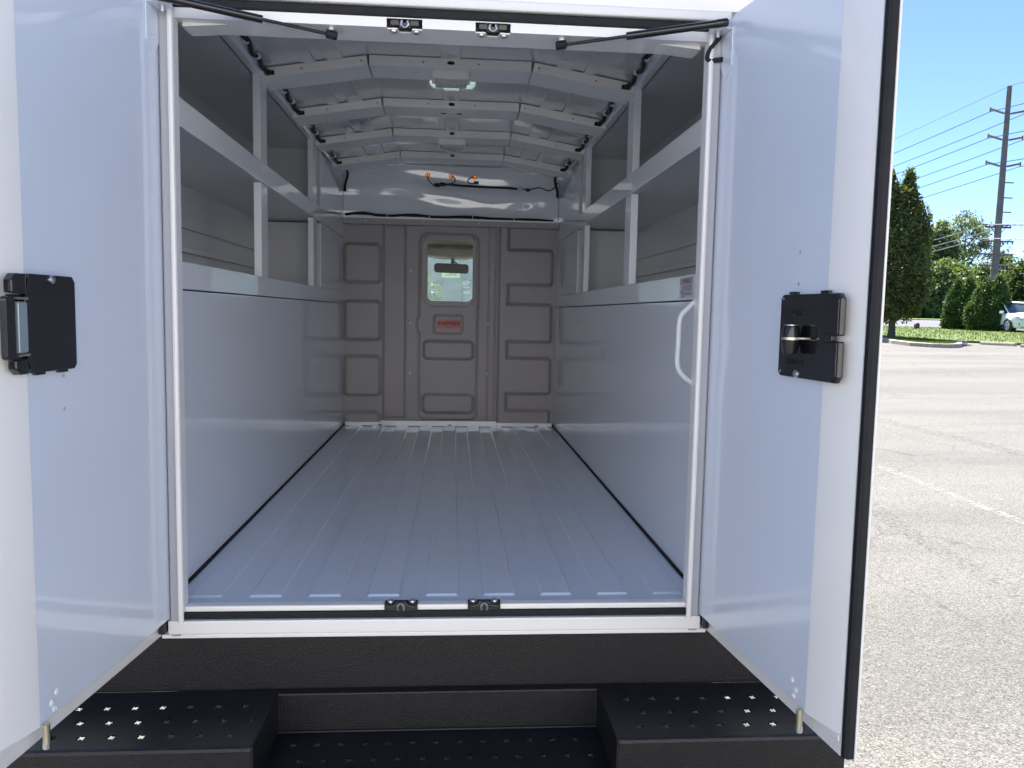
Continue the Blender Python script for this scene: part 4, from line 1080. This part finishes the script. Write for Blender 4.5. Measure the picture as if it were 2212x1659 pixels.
def trunk(parent, base, h, r, limbs, hfork, spread, seed, m=BARK):
    rd = random.Random(seed)
    b = B()
    pts = [base + Vector((0, 0, -0.1)), base + Vector((0, 0, 0.15)), base + Vector((rd.uniform(-.05, .05), rd.uniform(-.05, .05), hfork)), base + Vector((rd.uniform(-.2, .2), rd.uniform(-.2, .2), h*0.85))]
    b.tube(pts, [r*1.5, r*1.05, r*0.85, r*0.15], 8)
    for k in range(limbs):
        a = rd.uniform(0, 6.28); z0 = hfork + (h*0.7 - hfork)*k/max(1, limbs)
        L_ = spread*rd.uniform(0.6, 1.0)
        p0 = base + Vector((0, 0, z0))
        p1 = p0 + Vector((math.cos(a)*L_*0.5, math.sin(a)*L_*0.5, L_*0.55)); p2 = p0 + Vector((math.cos(a)*L_, math.sin(a)*L_, L_*1.35))
        b.tube([p0, p1, p2], [r*0.45, r*0.28, r*0.07], 6)
    return b.done('trunk', m, parent, smooth=True)

def tree(name, label, cat, base, h, prof, h0, nclump, per, spread, size, m, tr, limbs=6, hfork=None, seed=1, group=None, inner=0.35, lump=0.22, lspread=1.0, lean=(0, 0), aniso=(1, 1, 1), up=0.3):
    e = empty(name, base)
    tag(e, label, cat, group)
    C_ = crown_points(base, h0, h, prof, nclump, inner, lump, seed, lean)
    V, F = leaves(C_, spread, per, size, up, aniso)
    mesh_np('crown', V, F, m, e)
    trunk(e, base, h, tr, limbs, hfork or max(0.3, h0), lspread, seed)
    return e

# columnar hornbeam on the kerbed island
hb_base = gp(1925, 729, 0.12)
hb_d = math.hypot(hb_base.x - CAM[0], hb_base.y - CAM[1])
hb_h = at(1953, 376, hb_d).z - hb_base.z
def p_horn(h):
    w = np.interp(h, [0, 0.03, 0.12, 0.28, 0.5, 0.72, 0.86, 0.95, 1.0], [0.45, 0.8, 1.05, 1.28, 1.32, 1.12, 0.85, 0.5, 0.2])
    return w
e = empty('columnar_tree', hb_base)
tag(e, 'dense columnar green tree with twin tops on the kerbed grass island', 'tree')
C1 = crown_points(hb_base, 0.85, hb_h*0.92, p_horn, 1500, 0.5, 0.26, 3)
# two leading tops
for dx, k, hh in ((-0.42, 150, 0.985), (0.36, 190, 1.0)):
    t_ = rng.uniform(0.70, hh, k)
    rr_ = (hh - t_)*2.6
    a_ = rng.uniform(0, 6.28, k)
    off = dx*np.array([_r2[0], _r2[1]])
    C1 = np.vstack([C1, np.stack([hb_base.x + off[0] + rr_*np.cos(a_)*0.5, hb_base.y + off[1] + rr_*np.sin(a_)*0.5, hb_base.z + hb_h*t_], 1)])
V, F = leaves(C1, 0.105, 24, 0.075, 0.2, (0.85, 0.85, 1.5))
mesh_np('crown', V, F, LEAF_H, e)
trunk(e, hb_base, hb_h, 0.15, 9, 0.75, 0.9, 5)

# row of arborvitae by the road
def arbor(u, vbase, vtop, wpx, label, seed, dx=0.0):
    b_ = gp(u, vbase, 0.09)
    d = math.hypot(b_.x - CAM[0], b_.y - CAM[1])
    h = at(u, vtop, d).z - b_.z
    r_ = wpx/2*d/FPX
    pr = lambda t: r_*np.interp(t, [0, 0.08, 0.3, 0.55, 0.8, 0.93, 1.0], [0.80, 0.95, 1.0, 0.80, 0.44, 0.17, 0.03])
    tree('arborvitae', label, 'shrub', b_, h, pr, 0.03, 620, 26, 0.075, 0.055, LEAF_A, 0.06, 3, 0.25, seed, 'arborvitae row by the road', inner=0.62, lump=0.14, lspread=0.3, aniso=(0.7, 0.7, 1.7), up=0.1)
arbor(2062, 710.5, 605, 44, 'slim arborvitae at the end of the row nearest the columnar tree', 11)
arbor(2089, 711.5, 599, 44, 'second arborvitae in the row counting from the columnar tree', 12)
arbor(2123, 713.5, 600, 62, 'broad arborvitae third in the row counting from the columnar tree', 13)
arbor(2151, 714.5, 594, 50, 'tall arborvitae at the end of the row touching the white car', 14)

# woodland edge beyond the road
def p_round(a=0.35): return lambda t: np.interp(t, [0, 0.12, 0.35, 0.6, 0.85, 1.0], [a, 0.75, 1.0, 0.95, 0.6, 0.1])
def wood(u, vtop, wpx, dist, label, m, seed, h0f=0.05, n=420, per=24, airy=False, a=0.5):
    b_ = stand(u, 690, dist)
    h = at(u, vtop, dist).z - b_.z
    r_ = wpx/2*dist/FPX
    pr = p_round(a)
    tree('woodland_tree', label, 'tree', b_, h, lambda t: r_*pr(t), h*h0f, n, per, r_*(0.13 if not airy else 0.10), 0.21 if not airy else 0.17, m, 0.16 + h*0.008, 8, h*max(0.12, h0f*0.8), seed, 'trees beyond the road', inner=0.25, lump=0.35, lspread=r_*0.8)
wood(2073, 460, 92, 110, 'tall airy tree rising above the woodland with open layered branches', LEAF_L, 21, 0.50, 150, 26, True, 0.3)
wood(2022, 478, 66, 100, 'leafy tree standing close behind the columnar tree', LEAF_M, 22, 0.15, 380)
wood(2042, 566, 96, 90, 'broad bushy tree below the tall airy tree at the road edge', LEAF_M, 23, 0.02, 520, 26)
wood(1975, 575, 76, 91, 'low dark tree hidden mostly behind the columnar tree', LEAF_D, 24, 0.02, 380)
wood(2110, 578, 80, 102, 'mid green tree behind the arborvitae row', LEAF_M, 25, 0.05, 420)
wood(2160, 560, 86, 108, 'loose tree behind the utility pole', LEAF_M, 26, 0.05, 380)
wood(2152, 515, 52, 112, 'sparse thin tree with bare upper twigs beside the pole', LEAF_L, 27, 0.35, 60, 14, True, 0.6)
wood(2208, 572, 86, 98, 'dark tree behind the white car', LEAF_D, 28, 0.04, 420)
wood(2225, 520, 50, 110, 'thin sparse tree standing beyond the white car', LEAF_L, 29, 0.4, 60, 14, True, 0.6)
wood(2270, 540, 100, 100, 'dense dark tree at the far side of the white car', LEAF_D, 30, 0.04, 420)
wood(1905, 600, 90, 105, 'low leafy tree beyond the road left of the columnar tree', LEAF_M, 31, 0.03, 300)

# ------------------------------------------------------------------ utility pole and wires
POLE = mat('weathered steel pole', (0.17, 0.155, 0.15), 0.75, var=0.25, vscale=3)
INSUL = mat('grey insulator', (0.20, 0.19, 0.19), 0.45)
RUSTARM = mat('brown crossarm', (0.085, 0.06, 0.05), 0.8, var=0.2)
CABLE = mat('power cable', (0.12, 0.125, 0.135), 0.6)
CABLE2 = mat('pale cable', (0.45, 0.46, 0.47), 0.5)
PD = 62.0
pt = at(2181, 186, PD)
pb_dir = stand(2140, 690, PD)
pbase = Vector((pb_dir.x, pb_dir.y, pb_dir.z))
axis = (pt - pbase)
def pole_at(v):        # point on the pole axis at picture height v
    lo, hi = 0.0, 1.0
    for _ in range(40):
        m_ = (lo + hi)/2
        p = pbase + axis*m_
        q = np.array(p) - CAM
        vv = 829.5 - FPX*(q @ _u2)/(q @ _f)
        if vv > v: lo = m_
        else: hi = m_
    return pbase + axis*lo
pole = empty('utility_pole', pbase)
tag(pole, 'tall grey utility pole with insulator arms and brown crossarms behind the arborvitae', 'utility pole')
B().tube([pbase - axis*0.01, pbase + axis*0.5, pt], [0.27, 0.21, 0.15], 14).done('shaft', POLE, pole, smooth=True)
ld = Vector((-0.06, 1, 0)).normalized()         # the way the lines run
sd = Vector((ld.y, -ld.x, 0))                   # across the lines
tips = {}
for v, vt in ((247, 239), (304, 298), (361, 355)):
    c = pole_at(v)
    for s in (-1, 1):
        tip = c + sd*s*1.25 + Vector((0, 0, 0.28))
        b = B()
        b.tube([c, c + (tip - c)*0.25], 0.05, 6)
        for k in range(9):
            p = c + (tip - c)*(0.25 + k*0.08)
            b.tube([p, p + (tip - c)*0.045], 0.075, 8)
        b.tube([c + (tip-c)*0.2, tip], 0.04, 6)
        b.tube([tip + Vector((0, 0, 0.1)), tip - Vector((0, 0, 0.18))], 0.05, 6)
        b.done('insulator_arm', INSUL, pole)
        tips[(v, s)] = tip - Vector((0, 0, 0.18))
for v in (394, 427, 458):
    c = pole_at(v)
    B().tube([c, c + sd*0.85], 0.045, 6).done('standoff', INSUL, pole)
low = []
for v, L_, two in ((491, 0.95, True), (521, 1.2, False), (549, 1.25, False), (573, 1.15, False)):
    c = pole_at(v)
    ar = B().tube([c - sd*L_, c + sd*L_], 0.06, 4)
    if two: ar.tube([c - sd*L_ + Vector((0, 0, 0.16)), c + sd*L_ + Vector((0, 0, 0.16))], 0.05, 4)
    ar = ar.done('crossarm', RUSTARM, pole)
    for k in (-0.95, -0.65, -0.35, 0.35, 0.65, 0.95):
        p = c + sd*L_*k
        B().tube([p, p + Vector((0, 0, 0.16 if v == 491 else -0.2))], 0.045, 6).done('insulator', INSUL, ar)
    for s in (-1, 1):
        B().tube([c + sd*L_*0.6*s, c + Vector((0, 0, -0.6))], 0.025, 4).done('brace', RUSTARM, ar)
    low.append(c)
def line(p, label, cat, grp, m, r=0.022, span=120, sag=2.2, name='power_line'):
    pts = []
    for i in range(-14, 25):
        t = i/24.0
        q = p + ld*span*t
        dz = -4*sag*abs(t)*(1 - abs(t))
        pts.append(q + Vector((0, 0, dz + 0.0)))
    o = B().tube(pts, r, 5).done(name, m)
    tag(o, label, cat, grp)
line(pt, 'thin static wire strung from the very top of the utility pole', 'power line', None, CABLE, 0.012)
for k_, p in tips.items():
    lv_ = {247: 'topmost', 304: 'middle', 361: 'lowest'}[k_[0]]
    line(p, 'high power line strung from the %s pair of insulator arms on the pole' % lv_, 'power line', 'power lines on the %s insulator arms' % lv_, CABLE, 0.024)
for i, p in enumerate([low[0] - sd*0.8, low[0] + sd*0.8, low[1] - sd*1.1]):
    line(p + Vector((0, 0, 0.15)), 'pale cable strung from the double top crossarm of the pole' if i < 2 else 'single pale cable strung from the second brown crossarm of the pole', 'power line', 'cables on the double crossarm' if i < 2 else None, CABLE2, 0.03, sag=3.2)

# ------------------------------------------------------------------ wheel stops, marker post
def wheel_stop(p, q, label):
    d = (q - p); d.z = 0; L_ = d.length; d.normalize(); n_ = Vector((-d.y, d.x, 0))
    def f(a, b_, c): return Vector((p.x, p.y, zg(p.x, p.y))) + n_*a + Vector((0, 0, b_)) + d*c
    o = B().prism([(-0.09, 0.0), (0.09, 0.0), (0.075, 0.07), (0.05, 0.12), (-0.05, 0.12), (-0.075, 0.07)], 0, L_, f).done('wheel_stop', CONC, bevel=0.01)
    tag(o, label, 'wheel stop', 'concrete wheel stops along the lawn')
a, b = gp(2000, 738.5), gp(2088, 743)
wheel_stop(a, b, 'concrete wheel stop lying just behind the kerbed island')
c, d_ = gp(2119, 744), gp(2194, 748.5)
wheel_stop(c, d_, 'long concrete wheel stop lying in front of the arborvitae row')
e0, e1 = gp(2206, 750), gp(2262, 753)
wheel_stop(e0, e1, 'concrete wheel stop lying in front of the white car')
mp_ = gp(1980, 711, 0.05)
MARK = mat('brown marker', (0.16, 0.09, 0.06), 0.8, var=0.2)
mk = B().prism(rounded(-0.13, 0.13, 0.0, 0.42, 0.11), -0.1, 0.1, lambda a, b_, c: Vector((mp_.x + a, mp_.y + c, mp_.z + b_ - 0.05))).done('marker_post', MARK, bevel=0.02)
tag(mk, 'small brown rounded marker post on the lawn edge by the road', 'post')

# ------------------------------------------------------------------ parked SUV
CARP = mat('car white paint', (0.84, 0.84, 0.84), 0.35, coat=0.2)
CARG = mat('car glass', (0.03, 0.045, 0.055), 0.06, coat=0.5)
CARB = mat('car black trim', (0.015, 0.015, 0.016), 0.45)
LAMP = mat('headlamp', (0.35, 0.36, 0.38), 0.12, coat=0.8)
ORANGE = mat('orange lamp', (0.45, 0.12, 0.05), 0.25, coat=0.6)
def car(base, heading, label):
    e = empty('parked_car', base); tag(e, label, 'car')
    hx = Vector((heading[0], heading[1], 0)).normalized(); lt = Vector((-hx.y, hx.x, 0))
    T = lambda x, y, z: base + hx*x + lt*y + Vector((0, 0, z))
    st = [  # x, half width, bottom z, waist z, belt z
        (-2.25, 0.72, 0.42, 0.75, 1.00), (-2.18, 0.86, 0.30, 0.75, 1.05), (-1.9, 0.90, 0.26, 0.70, 1.06), (-1.3, 0.91, 0.24, 0.70, 1.05), (0.0, 0.91, 0.22, 0.68, 1.02),
        (0.75, 0.91, 0.22, 0.68, 1.02), (1.1, 0.91, 0.24, 0.70, 1.03), (1.7, 0.89, 0.24, 0.70, 0.98), (2.05, 0.80, 0.24, 0.66, 0.90), (2.22, 0.66, 0.28, 0.58, 0.80), (2.30, 0.50, 0.36, 0.52, 0.66)]
    bm = bmesh.new(); rings = []
    for x, w, zb, zw, zt in st:
        sec = [(0, zb), (w*0.86, zb), (w*0.98, zb + 0.12), (w, zw), (w*0.95, zt - 0.05), (w*0.84, zt), (0, zt + 0.05)]
        full = sec + [(-y, z) for y, z in sec[-2:0:-1]]
        rings.append([bm.verts.new(T(x, y, z)) for y, z in full])
    for A, C_ in zip(rings[:-1], rings[1:]):
        for k in range(len(A)):
            bm.faces.new((A[k], A[(k+1) % len(A)], C_[(k+1) % len(A)], C_[k]))
    bm.faces.new(rings[0]); bm.faces.new(rings[-1][::-1])
    new_mesh_obj('body', bm, CARP, e, smooth=True, angle=40)
    gs = [(-2.1, 0.70, 1.03, 1.05), (-1.75, 0.80, 1.02, 1.52), (-0.9, 0.80, 1.02, 1.64), (0.0, 0.80, 1.02, 1.66), (0.35, 0.80, 1.02, 1.60), (1.15, 0.76, 1.02, 1.05)]
    bm = bmesh.new(); rings = []
    for x, w, z0, z1 in gs:
        wt = w*0.80
        rings.append([bm.verts.new(T(x, y, z)) for y, z in ((w, z0), (wt, z1 - 0.03), (wt*0.9, z1), (-wt*0.9, z1), (-wt, z1 - 0.03), (-w, z0))])
    for A, C_ in zip(rings[:-1], rings[1:]):
        for k in range(5): bm.faces.new((A[k], A[k+1], C_[k+1], C_[k]))
    bm.faces.new(rings[0]); bm.faces.new(rings[-1][::-1])
    new_mesh_obj('windows', bm, CARG, e, smooth=True, angle=30)
    bm = bmesh.new(); rings = []
    for x, z in ((-1.85, 1.50), (-1.7, 1.56), (-0.9, 1.665), (0.0, 1.685), (0.32, 1.635), (0.40, 1.60)):
        rings.append([bm.verts.new(T(x, y, z - dz)) for y, dz in ((0.68, 0.06), (0.60, 0.005), (0.0, -0.015), (-0.60, 0.005), (-0.68, 0.06))])
    for A, C_ in zip(rings[:-1], rings[1:]):
        for k in range(4): bm.faces.new((A[k], A[k+1], C_[k+1], C_[k]))
    new_mesh_obj('roof', bm, CARP, e, smooth=True)
    for s in (-1, 1):
        for pa, pb_ in (((1.17, 0.765, 1.03), (0.36, 0.655, 1.60)), ((0.05, 0.81, 1.03), (-0.05, 0.66, 1.64)), ((-1.0, 0.81, 1.03), (-1.1, 0.66, 1.62))):
            B().tube([T(pa[0], s*pa[1], pa[2]), T(pb_[0], s*pb_[1], pb_[2])], 0.035, 6).done('pillar', CARP, e)
        hl_ = B().prism([(2.06, 0.80), (2.245, 0.66), (2.255, 0.72), (2.12, 0.84), (1.85, 0.905)], 0, 1, lambda a, b_, c, s=s: T(a + 0.012, s*(0.62 + 0.12*c + (2.25 - a)*0.42), b_)).done('headlight', LAMP, e, bevel=0.01)
        B().lathe([(0.075, 0), (0.07, 0.04), (0.03, 0.05)], T(2.14, s*0.62, 0.46), hx, 12).done('fog_light', ORANGE, e, smooth=True)
        B().lathe([(0.13, 0), (0.12, 0.02)], T(2.13, s*0.62, 0.46), hx, 12).done('fog_light_trim', CARB, e, smooth=True)
        B().plate(rounded(-0.1, 0.1, -0.07, 0.07, 0.04), [], 0, 0.18, lambda a, b_, c, s=s: T(0.95 + a*0.5, s*(0.92 + c), 1.08 + b_)).done('door_mirror', CARP, e, bevel=0.01)
        B().box(-0.9, 0.95, s*0.915, s*0.922, 0.26, 0.40, f=T).done('sill_trim', CARB, e)
        for x in (1.38, -1.32):
            cw = T(x, s*0.80, 0.35); axd = lt*s
            B().lathe([(0.42, 0.085), (0.40, 0.117)], cw, axd, 28).done('wheel_arch', CARB, e, smooth=True)
            w_ = B().lathe([(0.22, -0.1), (0.33, -0.1), (0.35, -0.07), (0.35, 0.10), (0.33, 0.13), (0.24, 0.132)], cw, axd, 28).done('wheel', TYRE, e, smooth=True)
            rm_ = B()
            for k in range(5):
                a0 = k*2*math.pi/5
                up_ = Vector((0, 0, 1))
                dd = hx*math.cos(a0) + up_*math.sin(a0)
                rm_.tube([cw + axd*0.135 + dd*0.03, cw + axd*0.138 + dd*0.23], [0.05, 0.035], 6)
            rm_.lathe([(0.245, 0.120), (0.25, 0.135), (0.225, 0.136)], cw, axd, 24)
            rm_.done('rim', RIM, w_, smooth=True)
    B().plate(chamfer(-0.46, 0.46, 0.60, 0.77, 0.06), [], 2.255, 2.30, lambda a, b_, c: T(c - abs(a)*0.10, a, b_)).done('grille', CARB, e, bevel=0.01)
    B().plate(chamfer(-0.55, 0.55, 0.27, 0.40, 0.05), [], 2.20, 2.29, lambda a, b_, c: T(c - abs(a)*0.16, a, b_)).done('lower_grille', CARB, e, bevel=0.01)
    return e
wp = gp(2179, 718, 0.06)
chx = (-0.13, -0.99)
hv = Vector((chx[0], chx[1], 0)).normalized(); lv = Vector((hv.y, -hv.x, 0))
cb = wp - hv*1.38 - lv*0.80
cb.z = zg(cb.x, cb.y) + 0.03
car(cb, chx, 'white compact SUV parked on the road beside the last arborvitae')

# ------------------------------------------------------------------ building ahead of the van, seen through the cab
BW_ = mat('grey render wall', (0.50, 0.53, 0.52), 0.85, var=0.12, vscale=0.8)
BW2 = mat('darker render', (0.38, 0.40, 0.41), 0.85, var=0.12, vscale=0.8)
BD = mat('building dark glass', (0.08, 0.10, 0.11), 0.15)
SIGNB = mat('blue grey sign board', (0.16, 0.22, 0.26), 0.5)
SIGNW = mat('white sign letters', (0.80, 0.84, 0.86), 0.5)
bx0, by0 = -7.0, 20.0
bz = zg(0, by0) - 0.3
bld = empty('building', (0, by0 + 3, bz))
tag(bld, 'grey rendered building with a square pier and sign ahead of the van', 'building')
B().box(bx0, 7.0, by0, by0 + 6, bz, bz + 4.2).done('wall', BW_, bld)
B().box(bx0 - 0.2, 7.2, by0 - 0.25, by0 + 6.2, bz + 4.21, bz + 4.5).done('roof', BW2, bld)
B().box(-0.28, 0.20, by0 - 0.35, by0 - 0.002, bz, bz + 3.1).done('pier', BW2, bld)
for x in (-4.6, -2.6, 2.2, 4.4):
    wi = B().box(x, x + 1.3, by0 - 0.03, by0 - 0.002, bz + 1.2, bz + 2.7).done('window', BD, bld)
    B().box(x - 0.06, x + 1.36, by0 - 0.05, by0 - 0.031, bz + 1.12, bz + 1.19).done('sill', BW2, wi)
B().box(0.222, 0.30, by0 - 0.06, by0 - 0.003, bz, bz + 2.2).done('downpipe', BD, bld)
sg = B().box(0.225, 0.47, by0 - 0.40, by0 - 0.37, 1.39, 1.63).done('wall_sign', SIGNB, bld)
text_mesh('sign_letters', 'IEB', 0.16, SIGNW, sg, Matrix.Translation((0.335, by0 - 0.402, 1.53)) @ Matrix.Rotation(R(90), 4, 'X'), 0.002, 0.006)
B().box(0.245, 0.44, by0 - 0.405, by0 - 0.401, 1.405, 1.43).done('sign_line', SIGNW, sg)
B().box(0.26, 0.45, by0 - 0.40, by0 - 0.36, 1.24, 1.32).done('small_sign', SIGNW, bld)
B().box(0.31, 0.33, by0 - 0.37, by0 - 0.003, 1.45, 1.48).box(0.35, 0.37, by0 - 0.359, by0 - 0.003, 1.27, 1.29).done('sign_bracket', BD, bld)
for k, (x, y, r_, h, lab) in enumerate(((-0.75, 17.6, 0.55, 2.15, 'pale green shrub in front of the building ahead of the van'), (0.75, 17.8, 0.5, 1.3, 'low shrub under the sign on the building ahead of the van'))):
    b_ = Vector((x, y, zg(x, y)))
    tree('shrub', lab, 'shrub', b_, h, lambda t, r_=r_: r_*p_round(0.6)(t), 0.1, 150, 20, 0.09, 0.06, LEAF_L if k == 0 else LEAF_M, 0.04, 4, 0.3, 50 + k, None, lspread=0.3)

# ------------------------------------------------------------------ unseen white hall, inferred, sized and placed to bounce sun into the bay
WCLAD = mat('white wall cladding', (0.82, 0.80, 0.77), 0.6, var=0.06, vscale=0.5)
TRIM = mat('grey roof trim', (0.22, 0.22, 0.23), 0.6)
yb = -8.0
hall = empty('building', (6, yb - 6, GZ))
tag(hall, 'long white clad hall, unseen, added to bounce sun into the open van', 'building')
for k in range(24):
    x0 = -14 + k*1.5
    B().box(x0, x0 + 1.485, yb - 0.25, yb, GZ, GZ + 5.3).done('wall_panel', WCLAD, hall)
B().box(-14, 22, yb - 12, yb - 0.26, GZ, GZ + 5.2).done('wall', WCLAD, hall)
B().box(-14.3, 22.3, yb - 12.3, yb + 0.15, GZ + 5.32, GZ + 5.6).done('roof', TRIM, hall)
for x0 in (-9.0, 13.5):
    dr = B().box(x0, x0 + 3.4, yb + 0.002, yb + 0.06, GZ, GZ + 3.6).done('roller_door', TRIM, hall)
    for j in range(9):
        B().box(x0 + 0.05, x0 + 3.35, yb + 0.061, yb + 0.08, GZ + 0.05 + j*0.39, GZ + 0.40 + j*0.39).done('door_slat', RIM, dr)
